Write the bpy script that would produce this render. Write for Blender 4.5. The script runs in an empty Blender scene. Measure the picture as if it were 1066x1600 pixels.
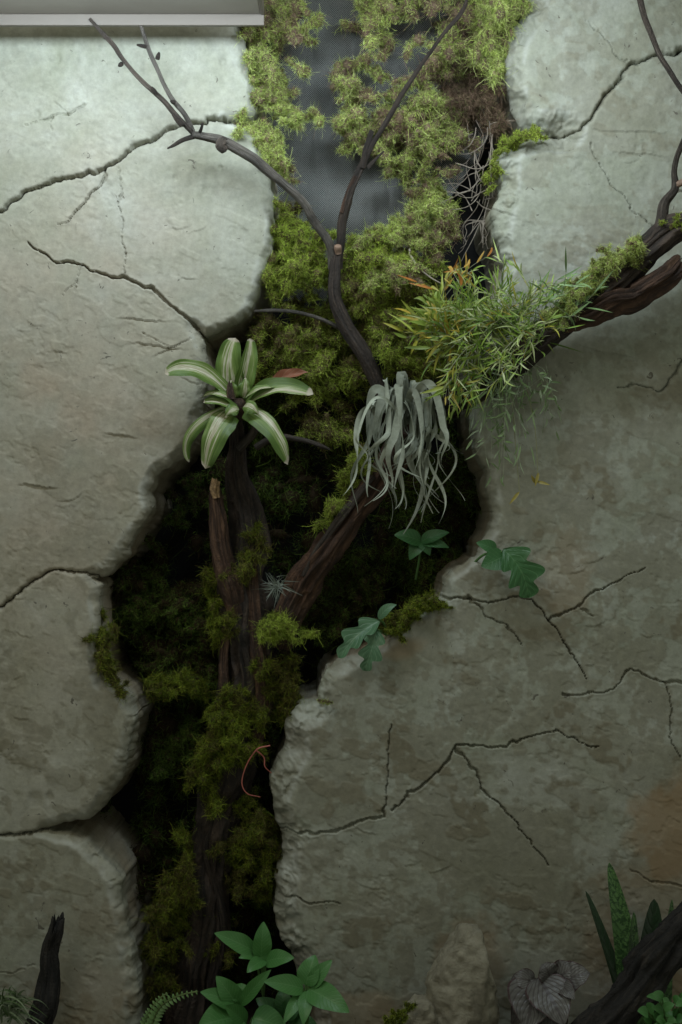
import bpy, math, random
import numpy as np
from mathutils import Vector

# ------------------------------------------------------------------ camera, world, lamps, exposure
S = bpy.context.scene
COL = S.collection
K = 0.0015            # metres per photo pixel on the wall face
D = 3.4               # camera to wall face
CZ = 1.2
cam_d = bpy.data.cameras.new('camera'); cam = bpy.data.objects.new('camera', cam_d); COL.objects.link(cam)
cam.location = (0, -D, CZ); cam.rotation_euler = (math.radians(90), 0, 0)
cam_d.sensor_fit = 'VERTICAL'; cam_d.sensor_height = 36.0
cam_d.lens = 36.0 * D / (1600 * K); cam_d.clip_end = 60; cam_d.clip_start = 0.05
S.camera = cam
w = bpy.data.worlds.new('World'); S.world = w; w.use_nodes = True
w.node_tree.nodes['Background'].inputs[0].default_value = (0.93, 1.0, 0.83, 1)
w.node_tree.nodes['Background'].inputs[1].default_value = 0.245

def lamp(name, loc, target, size, power, color, size_y=None, spread=180):
    d = bpy.data.lights.new(name, 'AREA'); d.energy = power; d.color = color
    d.shape = 'RECTANGLE'; d.size = size; d.size_y = size_y or size; d.spread = math.radians(spread)
    o = bpy.data.objects.new(name, d); COL.objects.link(o); o.location = loc
    v = Vector(target) - Vector(loc); o.rotation_euler = v.to_track_quat('-Z', 'Y').to_euler()
    return o
lamp('key_lamp', (-0.52, -0.52, 2.285), (-0.50, 0, 2.12), 0.80, 7.2, (0.77, 0.91, 1.0), 0.09)
lamp('second_lamp', (0.30, -0.60, 2.34), (0.26, 0.10, 1.85), 0.55, 6.2, (0.80, 0.93, 1.0), 0.10)
lamp('room_lamp', (-1.3, -2.2, 3.0), (-0.5, 0, 1.2), 0.8, 9.5, (1.0, 0.92, 0.78))
S.view_settings.view_transform = 'Standard'; S.view_settings.look = 'None'
S.view_settings.exposure = 0.0; S.view_settings.gamma = 1.0

# ------------------------------------------------------------------ helpers
rng = np.random.default_rng(7)
random.seed(7)
def W(px, py, f=0.0):
    s = (D - f) / D
    return np.array([(px - 533) * K * s, -f, CZ + (800 - py) * K * s])
def PX(n, f=0.0): return n * K * (D - f) / D

def _hash(ix, iy, iz, seed):
    h = (ix.astype(np.uint32) * np.uint32(374761393)) ^ (iy.astype(np.uint32) * np.uint32(668265263)) ^ \
        (iz.astype(np.uint32) * np.uint32(2147483647 & 0x5bd1e995)) ^ np.uint32((seed * 2654435761) & 0xffffffff)
    h = (h ^ (h >> np.uint32(13))) * np.uint32(1274126177)
    h = (h ^ (h >> np.uint32(15))) * np.uint32(2246822519)
    return ((h ^ (h >> np.uint32(16))) & np.uint32(0xffff)).astype(np.float32) / 65535.0
def n2(x, y, seed=0):
    x = np.asarray(x, np.float32); y = np.asarray(y, np.float32)
    xi = np.floor(x).astype(np.int64); yi = np.floor(y).astype(np.int64)
    fx = x - xi; fy = y - yi; fx = fx*fx*fx*(fx*(fx*6-15)+10); fy = fy*fy*fy*(fy*(fy*6-15)+10); z = np.zeros_like(xi)
    a = _hash(xi, yi, z, seed); b = _hash(xi+1, yi, z, seed); c = _hash(xi, yi+1, z, seed); d = _hash(xi+1, yi+1, z, seed)
    return (a + (b-a)*fx) * (1-fy) + (c + (d-c)*fx) * fy
def n3(x, y, z, seed=0):
    xi = np.floor(x).astype(np.int64); yi = np.floor(y).astype(np.int64); zi = np.floor(z).astype(np.int64)
    fx = x-xi; fy = y-yi; fz = z-zi; fx = fx*fx*(3-2*fx); fy = fy*fy*(3-2*fy); fz = fz*fz*(3-2*fz)
    r = 0
    for dx in (0, 1):
        for dy in (0, 1):
            for dz in (0, 1):
                r = r + _hash(xi+dx, yi+dy, zi+dz, seed) * (fx if dx else 1-fx) * (fy if dy else 1-fy) * (fz if dz else 1-fz)
    return r
def fbm(x, y, scale, octv=4, seed=0, gain=0.5):
    r = 0; a = 1; t = 0
    for i in range(octv):
        r = r + a * n2(x / scale * 2**i + 17.3*i, y / scale * 2**i - 9.1*i, seed + i); t += a; a *= gain
    return r / t - 0.5       # -0.5 .. 0.5
def sstep(a, b, x):
    t = np.clip((x - a) / (b - a), 0, 1); return t*t*(3-2*t)

OFF = {}
def mk(name, V, F, m, parent=None, smooth=True, uv=None, col=None, attrs=None, loc=None):
    """one mesh object from world-space verts; F is an (n,4) or (n,3) array or a list of faces"""
    V = np.asarray(V, np.float64)
    if parent is not None: off = OFF[parent.name]
    else: off = np.array(loc if loc is not None else [V[:,0].mean(), V[:,1].mean(), V[:,2].min()])
    me = bpy.data.meshes.new(name)
    Vl = (V - off).astype(np.float32)
    if isinstance(F, np.ndarray):
        k = F.shape[1]; nf = len(F)
        me.vertices.add(len(V)); me.vertices.foreach_set('co', Vl.ravel())
        me.loops.add(nf*k); me.loops.foreach_set('vertex_index', F.astype(np.int32).ravel())
        me.polygons.add(nf); me.polygons.foreach_set('loop_start', np.arange(0, nf*k, k, dtype=np.int32))
        me.update(calc_edges=True); li = F.astype(np.int64).ravel()
    else:
        me.from_pydata([tuple(map(float, v)) for v in Vl], [], [tuple(int(i) for i in f) for f in F])
        li = np.array([i for f in F for i in f])
    me.validate()
    if smooth: me.polygons.foreach_set('use_smooth', np.ones(len(me.polygons), bool))
    if uv is not None and len(li) == len(me.loops):
        l = me.uv_layers.new(name='UVMap'); l.data.foreach_set('uv', np.asarray(uv, np.float32)[li].ravel())
    if col is not None:
        a = me.color_attributes.new('tint', 'FLOAT_COLOR', 'POINT')
        c = np.ones((len(V), 4), np.float32); c[:, :3] = col; a.data.foreach_set('color', c.ravel())
    for k, v in (attrs or {}).items():
        a = me.attributes.new(k, 'FLOAT', 'POINT'); a.data.foreach_set('value', np.asarray(v, np.float32))
    me.materials.append(m)
    o = bpy.data.objects.new(name, me); COL.objects.link(o)
    if parent is not None:
        o.parent = parent
        if parent.type == 'EMPTY': OFF[o.name] = off
        else: OFF[o.name] = off
    else: o.location = off; OFF[o.name] = off
    return o
def tag(o, label=None, cat=None, group=None, kind=None):
    if label: o['label'] = label
    if cat: o['category'] = cat
    if group: o['group'] = group
    if kind: o['kind'] = kind
    return o
def thing(name, label, cat, loc, group=None):
    o = bpy.data.objects.new(name, None); COL.objects.link(o); o.location = loc; o.empty_display_size = .05
    OFF[o.name] = np.array(loc, float)
    return tag(o, label, cat, group)

class Acc:
    """collects verts / faces / uv / colour of several pieces of ONE part"""
    def __init__(s): s.V = []; s.F = []; s.U = []; s.C = []; s.n = 0
    def add(s, V, F, U=None, C=None):
        V = np.asarray(V); s.V.append(V); s.F.append(np.asarray(F) + s.n); s.n += len(V)
        s.U.append(U if U is not None else np.zeros((len(V), 2)))
        C = np.asarray(C if C is not None else (1, 1, 1), float)
        s.C.append(np.broadcast_to(C, (len(V), 3)))
    def out(s): return np.concatenate(s.V), np.concatenate(s.F), np.concatenate(s.U), np.concatenate(s.C)
    def build(s, name, m, parent=None, smooth=True, loc=None):
        V, F, U, C = s.out(); return mk(name, V, F, m, parent, smooth, U, C, loc=loc)

def gridF(nu, nv, closed=False):
    i = np.arange(nu-1)[:, None]; j = np.arange(nv if closed else nv-1)[None, :]
    j2 = (j+1) % nv
    a = i*nv + j; b = i*nv + j2; c = (i+1)*nv + j2; d = (i+1)*nv + j
    return np.stack([a+0*b, b+0*a, c, d], -1).reshape(-1, 4)
def nrm(v): return v / (np.linalg.norm(v, axis=-1, keepdims=True) + 1e-12)
def spline(P, n):
    """Catmull-Rom through rows of P (any dimension)"""
    P = np.asarray(P, float); m = len(P)
    if m == 2: t = np.linspace(0, 1, n)[:, None]; return P[0]*(1-t) + P[1]*t
    Q = np.vstack([2*P[0]-P[1], P, 2*P[-1]-P[-2]])
    seg = np.linalg.norm(np.diff(P[:, :3], axis=0), axis=1) + 1e-9
    cum = np.concatenate([[0], np.cumsum(seg)]); tt = np.linspace(0, cum[-1], n)
    k = np.clip(np.searchsorted(cum, tt, side='right') - 1, 0, m-2); u = ((tt - cum[k]) / seg[k])[:, None]
    a, b, c, d = Q[k], Q[k+1], Q[k+2], Q[k+3]
    return 0.5*((2*b) + (-a+c)*u + (2*a-5*b+4*c-d)*u*u + (-a+3*b-3*c+d)*u**3)
def frames(P):
    T = nrm(np.gradient(P, axis=0)); N = np.zeros_like(T)
    r = np.array([0, -1, 0.2]); N[0] = nrm(r - T[0]*np.dot(r, T[0]))
    for i in range(1, len(P)):
        v = N[i-1] - T[i]*np.dot(N[i-1], T[i]); N[i] = nrm(v)
    return T, N, np.cross(T, N)
def tube(pts, nl=None, ns=24, ridge=0.0, lump=0.0, rscale=5.0, seed=1, flat=1.0, cap=True, wob=0.0, jag=0.0):
    """pts rows = (px, py, f, radius_px). returns V, F, UV"""
    P4 = np.array([list(W(a, b, c)) + [r*K] for a, b, c, r in pts])
    L = np.linalg.norm(np.diff(P4[:, :3], axis=0), axis=1).sum()
    if nl is None: nl = int(max(10, L / 0.005))
    Q = spline(P4, nl); P = Q[:, :3].copy(); R = np.maximum(Q[:, 3], 0.0004)
    s = np.linspace(0, L, nl)
    if wob:
        for k in range(3): P[:, k] += wob * (n2(s/0.06 + 9*k, s*0+seed, seed+k) - .5) * np.minimum(1, s/0.03)
    T, N, B = frames(P)
    a = np.linspace(0, 2*np.pi, ns, endpoint=False)
    ca, sa = np.cos(a)[None, :], np.sin(a)[None, :]; SS = s[:, None] + 0*ca
    rr = np.ones((nl, ns))
    if ridge:
        q = n3(ca*rscale + 50 + 0*SS, sa*rscale + 50 + 0*SS, SS*6 + seed, seed)
        q4 = n3(ca*rscale*4.5 + 50 + 0*SS, sa*rscale*4.5 + 50 + 0*SS, SS*70 + seed, seed+7)
        q5 = n3(ca*1.5 + 50 + 0*SS, sa*1.5 + 50 + 0*SS, SS*9 + seed, seed+2)
        q2 = n3(ca*rscale*2.3 + 50 + 0*SS, sa*rscale*2.3 + 50 + 0*SS, SS*18 + seed, seed+5)
        rr += ridge*((1-2*np.abs(q-.5)*2) - .4) + ridge*.6*(q2-.5)*1.6 + ridge*.55*(q4-.5) - ridge*.8*sstep(.55, .62, q5)*(.5+q2)
    if lump:
        rr += lump*(n3(ca*1.2+20+0*SS, sa*1.2+20+0*SS, SS*14+seed, seed+9)-.5)*2
    rad = R[:, None]*rr
    V = P[:, None, :] + (N[:, None, :]*ca[..., None]*flat + B[:, None, :]*sa[..., None]) * rad[..., None]
    if jag:
        jn = (n2(a*2.2+seed, a*0, seed)-.4)*2 + (n2(a*6+seed, a*0, seed+1)-.5)
        for q_, wq in ((-1, 1), (-2, .75), (-3, .45), (-4, .2)): V[q_] += T[-1][None]*(jn*jag*wq)[:, None]
    V = V.reshape(-1, 3); F = gridF(nl, ns, True)
    U = np.stack([np.broadcast_to(a[None]/(2*np.pi), (nl, ns)).ravel(), SS.ravel()], 1)
    if cap:
        for (ci, ring, dirn) in ((0, 0, -1), (nl-1, nl-1, 1)):
            c = len(V); V = np.vstack([V, P[ci] + T[ci]*dirn*R[ci]*0.25]); U = np.vstack([U, [0, s[ci]]])
            r0 = ring*ns; j = np.arange(ns); j2 = (j+1) % ns
            tri = np.stack([r0+j, r0+j2, np.full(ns, c), np.full(ns, c)], 1)
            F = np.vstack([F, tri])
    return V, [tuple(dict.fromkeys(f)) for f in F.tolist()], U
def mktube(name, pts, m, parent=None, **k):
    V, F, U = tube(pts, **k); return mk(name, V, F, m, parent, uv=U)

def ribbon(P, Wd, N=None, twist=0.0, tw0=0.0, fold=0.0, nv=3):
    """P (n,3) path, Wd (n) half widths, N reference normal"""
    n = len(P); T = nrm(np.gradient(P, axis=0))
    N = np.broadcast_to(np.array(N if N is not None else (0, -1, .3), float), P.shape)
    Sd = nrm(np.cross(T, N)); Nn = np.cross(Sd, T)
    an = (tw0 + twist*np.linspace(0, 1, n))[:, None]
    S2 = Sd*np.cos(an) + Nn*np.sin(an); N2 = np.cross(S2, T)
    v = np.linspace(-1, 1, nv)
    V = P[:, None] + S2[:, None]*(Wd[:, None]*v)[..., None] + N2[:, None]*((fold*Wd)[:, None]*np.abs(v))[..., None]
    U = np.stack([np.broadcast_to(np.linspace(0, 1, n)[:, None], (n, nv)).ravel(), np.broadcast_to((v*.5+.5)[None], (n, nv)).ravel()], 1)
    return V.reshape(-1, 3), gridF(n, nv), U

def prof(kind):
    def f(t):
        t = np.clip(t, 0, 1)
        if kind == 'strap': return np.minimum(1, (0.72 + 1.2*t)) * np.sqrt(np.clip(1 - (t)**9, 0, 1)) * (1-.38*t**2)
        if kind == 'lance': return np.sin(np.pi * t**0.75)**0.9
        if kind == 'ovate': return np.sin(np.pi * t**0.62)**0.8
        if kind == 'round': return np.sqrt(np.clip(1-(2*t-1)**2, 0, 1))
        if kind == 'sword': return np.minimum(1, .55 + 1.3*t) * np.clip(1-t, 0, 1)**0.55
        if kind == 'lobed':
            b = np.sin(np.pi * t**0.7)**0.7
            return b * (0.42 + 0.62*np.abs(np.sin(2.7*np.pi*t + .35))**1.5)
    return f
def leaf(P0, P1, bow, width, N=(0, -1, .35), kind='lance', nu=18, nv=7, fold=0.25, shear=0.0, ripple=0.0, curl=0.0, seed=0, veins=0.0, side=None, twist=0.0):
    """P0,P1 world, bow vector world, width = full width in metres"""
    P0 = np.array(P0); P1 = np.array(P1); C = (P0+P1)/2 + np.array(bow)
    if side is not None: C = C + np.array(side)
    t = np.linspace(0, 1, nu)[:, None]
    P = (1-t)**2*P0 + 2*t*(1-t)*C + t*t*P1
    T = nrm(np.gradient(P, axis=0)); N = np.array(N, float)
    Sd = nrm(np.cross(T, np.broadcast_to(N, T.shape))); Nn = np.cross(Sd, T)
    wd = prof(kind)(t[:, 0]) * width/2 + width*.012
    Sd, Nn = Sd*np.cos(twist*t) + Nn*np.sin(twist*t), Nn*np.cos(twist*t) - Sd*np.sin(twist*t)
    v = np.linspace(-1, 1, nv)
    V = P[:, None] + Sd[:, None]*(wd[:, None]*v)[..., None]
    V = V + T[:, None]*((shear*wd)[:, None]*np.abs(v))[..., None]
    h = fold*wd[:, None]*np.abs(v)
    tt = t + 0*v[None]; vv = v[None] + 0*t
    h = h + ripple*width*np.sin(tt*17 + seed + 1.5*np.sign(vv))*np.abs(vv)**2
    h = h - veins*width*(np.abs(np.sin((tt*1.0 + np.abs(vv)*-.16)*np.pi*8))**3)*np.abs(vv)*(1-np.abs(vv))*2
    h = h - curl*wd[:, None]*vv**2
    V = V + Nn[:, None]*h[..., None]
    U = np.stack([tt.ravel(), (vv*.5+.5).ravel()], 1)
    return V.reshape(-1, 3), gridF(nu, nv), U

# ------------------------------------------------------------------ materials
def newmat(name):
    m = bpy.data.materials.new(name); m.use_nodes = True; nt = m.node_tree
    return m, nt, nt.nodes, nt.links, nt.nodes['Principled BSDF']
def nd(nodes, t, **k):
    n = nodes.new(t)
    for a, b in k.items():
        if a in n.inputs.keys() if isinstance(a, str) and not hasattr(n, a) else False: n.inputs[a].default_value = b
        else: setattr(n, a, b)
    return n
def ramp(nodes, stops):
    r = nodes.new('ShaderNodeValToRGB'); e = r.color_ramp.elements
    while len(e) < len(stops): e.new(0.5)
    for i, (p, c) in enumerate(stops): e[i].position = p; e[i].color = (*c, 1) if len(c) == 3 else c
    return r
def noise(nodes, links, scale, detail=5, rough=.55, vec=None, dist=0.0):
    n = nodes.new('ShaderNodeTexNoise'); n.inputs['Scale'].default_value = scale; n.inputs['Detail'].default_value = detail
    n.inputs['Roughness'].default_value = rough; n.inputs['Distortion'].default_value = dist
    if vec: links.new(vec, n.inputs['Vector'])
    return n
def mixc(nodes, links, fac, a, b, mode='MIX'):
    n = nodes.new('ShaderNodeMix'); n.data_type = 'RGBA'; n.blend_type = mode
    for i, s in ((0, fac), (6, a), (7, b)):
        if isinstance(s, (int, float)): n.inputs[i].default_value = s
        elif isinstance(s, tuple): n.inputs[i].default_value = (*s, 1)
        else: links.new(s, n.inputs[i])
    return n.outputs[2]
def bump(nodes, links, h, strength, dist, b, prev=None):
    n = nodes.new('ShaderNodeBump'); n.inputs['Strength'].default_value = strength; n.inputs['Distance'].default_value = dist
    links.new(h, n.inputs['Height'])
    if prev: links.new(prev, n.inputs['Normal'])
    if b: links.new(n.outputs[0], b.inputs['Normal'])
    return n.outputs[0]

def m_plaster():
    m, nt, N, L, b = newmat('plaster'); tc = N.new('ShaderNodeTexCoord').outputs['Object']
    geo = N.new('ShaderNodeNewGeometry').outputs['Position']
    pa = N.new('ShaderNodeAttribute'); pa.attribute_name = 'patch'
    ea = N.new('ShaderNodeAttribute'); ea.attribute_name = 'edge'
    wa = N.new('ShaderNodeAttribute'); wa.attribute_name = 'warm'
    ra = N.new('ShaderNodeAttribute'); ra.attribute_name = 'rust'
    n1 = noise(N, L, 5, 8, .65, geo, .6); r1 = ramp(N, [(.32, (0.275, 0.285, 0.215)), (.55, (0.345, 0.352, 0.292)), (.72, (0.41, 0.42, 0.37))]); L.new(n1.outputs[0], r1.inputs[0])
    c = mixc(N, L, wa.outputs['Fac'], r1.outputs[0], (0.370, 0.300, 0.225))
    c = mixc(N, L, pa.outputs['Fac'], c, (0.205, 0.185, 0.128))
    n2_ = noise(N, L, 60, 6, .7, geo); r2 = ramp(N, [(.3, (.80, .80, .80)), (.7, (1.10, 1.10, 1.10))]); L.new(n2_.outputs[0], r2.inputs[0])
    c = mixc(N, L, 1.0, c, r2.outputs[0], 'MULTIPLY')
    # small dark pinholes and specks
    n3_ = noise(N, L, 42, 3, .6, geo, 1.0); r3 = ramp(N, [(.685, (0, 0, 0)), (.72, (1, 1, 1))]); L.new(n3_.outputs[0], r3.inputs[0])
    c = mixc(N, L, r3.outputs[0], c, (0.13, 0.12, 0.095))
    c = mixc(N, L, ra.outputs['Fac'], c, (0.30, 0.205, 0.115))
    c = mixc(N, L, ea.outputs['Fac'], c, (0.56, 0.57, 0.53))
    L.new(c, b.inputs['Base Color']); b.inputs['Roughness'].default_value = .82; b.inputs['Specular IOR Level'].default_value = .25
    # stretched trowel texture + fine grain
    mp = N.new('ShaderNodeMapping'); mp.inputs['Scale'].default_value = (1, 1, 1.5); mp.inputs['Rotation'].default_value = (0, .35, 0); L.new(geo, mp.inputs[0])
    n4 = noise(N, L, 26, 7, .62, mp.outputs[0], 1.2)
    p = bump(N, L, n4.outputs[0], .08, .010, None)
    n5 = noise(N, L, 210, 4, .6, geo)
    bump(N, L, n5.outputs[0], .16, .002, b, p)
    return m
def m_bark(name, c0, c1, c2, rough=.8, scale=1.0):
    m, nt, N, L, b = newmat(name); uv = N.new('ShaderNodeUVMap').outputs[0]
    obj = N.new('ShaderNodeNewGeometry').outputs['Position']
    mp = N.new('ShaderNodeMapping'); mp.inputs['Scale'].default_value = (16*scale, 14*scale, 1); L.new(uv, mp.inputs[0])
    n1 = noise(N, L, 1, 8, .65, mp.outputs[0], .8)
    r = ramp(N, [(.3, c0), (.52, c1), (.72, c2)]); L.new(n1.outputs[0], r.inputs[0])
    n2_ = noise(N, L, 14, 5, .6, obj); r2 = ramp(N, [(.35, (.55, .55, .55)), (.65, (1.25, 1.25, 1.25))]); L.new(n2_.outputs[0], r2.inputs[0])
    c = mixc(N, L, 1.0, r.outputs[0], r2.outputs[0], 'MULTIPLY')
    L.new(c, b.inputs['Base Color']); b.inputs['Roughness'].default_value = rough
    p = bump(N, L, n1.outputs[0], 1.0, .014, None)
    n3_ = noise(N, L, 160, 4, .6, obj); bump(N, L, n3_.outputs[0], .7, .005, b, p)
    return m
def m_tint(name, rough=.6, trans=0.0, var=.35, spec=.35, nscale=60, coat=0.0):
    m, nt, N, L, b = newmat(name); a = N.new('ShaderNodeAttribute'); a.attribute_name = 'tint'
    geo = N.new('ShaderNodeNewGeometry').outputs['Position']
    n1 = noise(N, L, nscale, 4, .6, geo); r = ramp(N, [(.3, (1-var,)*3), (.7, (1+var,)*3)]); L.new(n1.outputs[0], r.inputs[0])
    c = mixc(N, L, 1.0, a.outputs['Color'], r.outputs[0], 'MULTIPLY')
    L.new(c, b.inputs['Base Color']); b.inputs['Roughness'].default_value = rough; b.inputs['Specular IOR Level'].default_value = spec
    if trans:
        t = N.new('ShaderNodeBsdfTranslucent'); L.new(c, t.inputs[0]); mx = N.new('ShaderNodeMixShader'); mx.inputs[0].default_value = trans
        L.new(b.outputs[0], mx.inputs[1]); L.new(t.outputs[0], mx.inputs[2]); L.new(mx.outputs[0], N['Material Output'].inputs[0])
    return m
def m_leaf(name, base, dark, vein, rough=.4, veinscale=9.0, edge=None, trans=.2, veinw=.5, slant=.5, mottle=0.0, mid=.05):
    """broad leaf: midrib, slanted side veins, patchy colour"""
    m, nt, N, L, b = newmat(name); uv = N.new('ShaderNodeUVMap').outputs[0]
    sp = N.new('ShaderNodeSeparateXYZ'); L.new(uv, sp.inputs[0])
    def mth(op, a, c=None, d=None):
        n = N.new('ShaderNodeMath'); n.operation = op
        for i, s in enumerate((a, c, d)):
            if s is None: continue
            if isinstance(s, (int, float)): n.inputs[i].default_value = s
            else: L.new(s, n.inputs[i])
        return n.outputs[0]
    av = mth('ABSOLUTE', mth('SUBTRACT', sp.outputs[1], .5))      # 0 at midrib .. .5 at edge
    geo = N.new('ShaderNodeNewGeometry').outputs['Position']
    nz = noise(N, L, 45, 4, .6, geo)
    ph = mth('ADD', mth('SUBTRACT', sp.outputs[0], mth('MULTIPLY', av, slant)), mth('MULTIPLY', nz.outputs[0], .05))
    si = mth('ABSOLUTE', mth('SINE', mth('MULTIPLY', ph, veinscale*math.pi)))
    vn = mth('SUBTRACT', 1.0, mth('SMOOTH_MIN', mth('MULTIPLY', si, 3.0/veinw*.5), 1.0, .1))
    md = mth('LESS_THAN', av, mid*.35)
    v = mth('MAXIMUM', vn, md)
    n1 = noise(N, L, 22, 5, .6, geo)
    c = mixc(N, L, n1.outputs[0], dark, base)
    c = mixc(N, L, mth('MULTIPLY', v, .55), c, vein)
    if mottle:
        n3_ = noise(N, L, 130, 3, .5, geo, 1.0); r3 = ramp(N, [(.48, (0, 0, 0)), (.56, (1, 1, 1))]); L.new(n3_.outputs[0], r3.inputs[0])
        c = mixc(N, L, mth('MULTIPLY', r3.outputs[0], mottle), c, dark)
    if edge:
        e = mth('GREATER_THAN', av, .46); c = mixc(N, L, e, c, edge)
    L.new(c, b.inputs['Base Color']); b.inputs['Roughness'].default_value = rough
    bump(N, L, v, .35, -.002, b)
    t = N.new('ShaderNodeBsdfTranslucent'); L.new(c, t.inputs[0]); mx = N.new('ShaderNodeMixShader'); mx.inputs[0].default_value = trans
    L.new(b.outputs[0], mx.inputs[1]); L.new(t.outputs[0], mx.inputs[2]); L.new(mx.outputs[0], N['Material Output'].inputs[0])
    return m
def m_brom():
    m, nt, N, L, b = newmat('striped_leaf'); uv = N.new('ShaderNodeUVMap').outputs[0]
    mp = N.new('ShaderNodeMapping'); mp.inputs['Scale'].default_value = (1.6, 15, 1); L.new(uv, mp.inputs[0])
    oi = N.new('ShaderNodeObjectInfo'); ad = N.new('ShaderNodeVectorMath'); ad.operation = 'ADD'; L.new(mp.outputs[0], ad.inputs[0]); L.new(oi.outputs['Location'], ad.inputs[1])
    tn = N.new('ShaderNodeAttribute'); tn.attribute_name = 'tint'
    sc = N.new('ShaderNodeVectorMath'); sc.operation = 'ADD'; L.new(ad.outputs[0], sc.inputs[0]); L.new(tn.outputs['Color'], sc.inputs[1])
    n1 = noise(N, L, 1, 3, .6, sc.outputs[0])
    sp = N.new('ShaderNodeSeparateXYZ'); L.new(uv, sp.inputs[0])
    a = N.new('ShaderNodeMath'); a.operation = 'SUBTRACT'; L.new(sp.outputs[1], a.inputs[0]); ts = N.new('ShaderNodeSeparateColor'); L.new(tn.outputs['Color'], ts.inputs[0]); L.new(ts.outputs[0], a.inputs[1])
    ab = N.new('ShaderNodeMath'); ab.operation = 'ABSOLUTE'; L.new(a.outputs[0], ab.inputs[0])
    s = N.new('ShaderNodeMath'); s.operation = 'MULTIPLY_ADD'; L.new(ab.outputs[0], s.inputs[0]); s.inputs[1].default_value = -.95; L.new(n1.outputs[0], s.inputs[2])
    r = ramp(N, [(.10, (0.08, 0.14, 0.025)), (.26, (0.15, 0.23, 0.05)), (.36, (0.22, 0.27, 0.09)), (.44, (0.60, 0.59, 0.43)), (.53, (0.36, 0.31, 0.19)), (.60, (0.66, 0.64, 0.50))]); L.new(s.outputs[0], r.inputs[0])
    # bruised dry tip
    geo = N.new('ShaderNodeNewGeometry').outputs['Position']
    n2_ = noise(N, L, 30, 4, .6, geo); tm = N.new('ShaderNodeMath'); tm.operation = 'MULTIPLY_ADD'; L.new(n2_.outputs[0], tm.inputs[0]); tm.inputs[1].default_value = .25; L.new(sp.outputs[0], tm.inputs[2])
    r2 = ramp(N, [(1.04, (0, 0, 0)), (1.1, (1, 1, 1))]); r2.color_ramp.elements[0].position = .97; r2.color_ramp.elements[1].position = 1.0
    sb = N.new('ShaderNodeMath'); sb.operation = 'SUBTRACT'; L.new(tm.outputs[0], sb.inputs[0]); sb.inputs[1].default_value = .09
    L.new(sb.outputs[0], r2.inputs[0])
    c = mixc(N, L, r2.outputs[0], r.outputs[0], (0.50, 0.44, 0.34))
    L.new(c, b.inputs['Base Color']); b.inputs['Roughness'].default_value = .38
    mp2 = N.new('ShaderNodeMapping'); mp2.inputs['Scale'].default_value = (1.5, 40, 1); L.new(uv, mp2.inputs[0]); n3_ = noise(N, L, 1, 2, .5, mp2.outputs[0])
    bump(N, L, n3_.outputs[0], .5, .002, b)
    t = N.new('ShaderNodeBsdfTranslucent'); L.new(c, t.inputs[0]); mx = N.new('ShaderNodeMixShader'); mx.inputs[0].default_value = .18
    L.new(b.outputs[0], mx.inputs[1]); L.new(t.outputs[0], mx.inputs[2]); L.new(mx.outputs[0], N['Material Output'].inputs[0])
    return m
def m_net():
    m, nt, N, L, b = newmat('netting'); geo = N.new('ShaderNodeNewGeometry').outputs['Position']
    sp = N.new('ShaderNodeSeparateXYZ'); L.new(geo, sp.inputs[0])
    def mth(op, a, c=None):
        n = N.new('ShaderNodeMath'); n.operation = op
        for i, s in enumerate((a, c)):
            if s is None: continue
            if isinstance(s, (int, float)): n.inputs[i].default_value = s
            else: L.new(s, n.inputs[i])
        return n.outputs[0]
    k = math.pi / 0.0046
    u = mth('ADD', sp.outputs[0], sp.outputs[2]); v = mth('SUBTRACT', sp.outputs[0], sp.outputs[2])
    a = mth('ABSOLUTE', mth('SINE', mth('MULTIPLY', u, k))); c = mth('ABSOLUTE', mth('SINE', mth('MULTIPLY', v, k)))
    thread = mth('LESS_THAN', mth('MINIMUM', a, c), .34)
    t = N.new('ShaderNodeBsdfTransparent'); mx = N.new('ShaderNodeMixShader'); L.new(thread, mx.inputs[0])
    b.inputs['Base Color'].default_value = (0.26, 0.265, 0.25, 1); b.inputs['Roughness'].default_value = .5
    L.new(t.outputs[0], mx.inputs[1]); L.new(b.outputs[0], mx.inputs[2]); L.new(mx.outputs[0], N['Material Output'].inputs[0])
    return m
def m_plain(name, c, rough=.7, bs=0.0, scale=40, var=.2):
    m, nt, N, L, b = newmat(name); geo = N.new('ShaderNodeNewGeometry').outputs['Position']
    n1 = noise(N, L, scale, 5, .6, geo); r = ramp(N, [(.3, tuple(x*(1-var) for x in c)), (.7, tuple(x*(1+var) for x in c))]); L.new(n1.outputs[0], r.inputs[0])
    L.new(r.outputs[0], b.inputs['Base Color']); b.inputs['Roughness'].default_value = rough
    if bs: bump(N, L, n1.outputs[0], bs, .01, b)
    return m
def m_rock():
    m, nt, N, L, b = newmat('rock'); geo = N.new('ShaderNodeNewGeometry').outputs['Position']
    n1 = noise(N, L, 11, 8, .7, geo, .5); r = ramp(N, [(.3, (0.17, 0.15, 0.105)), (.5, (0.36, 0.325, 0.24)), (.7, (0.52, 0.48, 0.38))]); L.new(n1.outputs[0], r.inputs[0])
    L.new(r.outputs[0], b.inputs['Base Color']); b.inputs['Roughness'].default_value = .85
    n2_ = noise(N, L, 38, 10, .75, geo, .6); bump(N, L, n2_.outputs[0], 1.0, .016, b)
    return m

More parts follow.
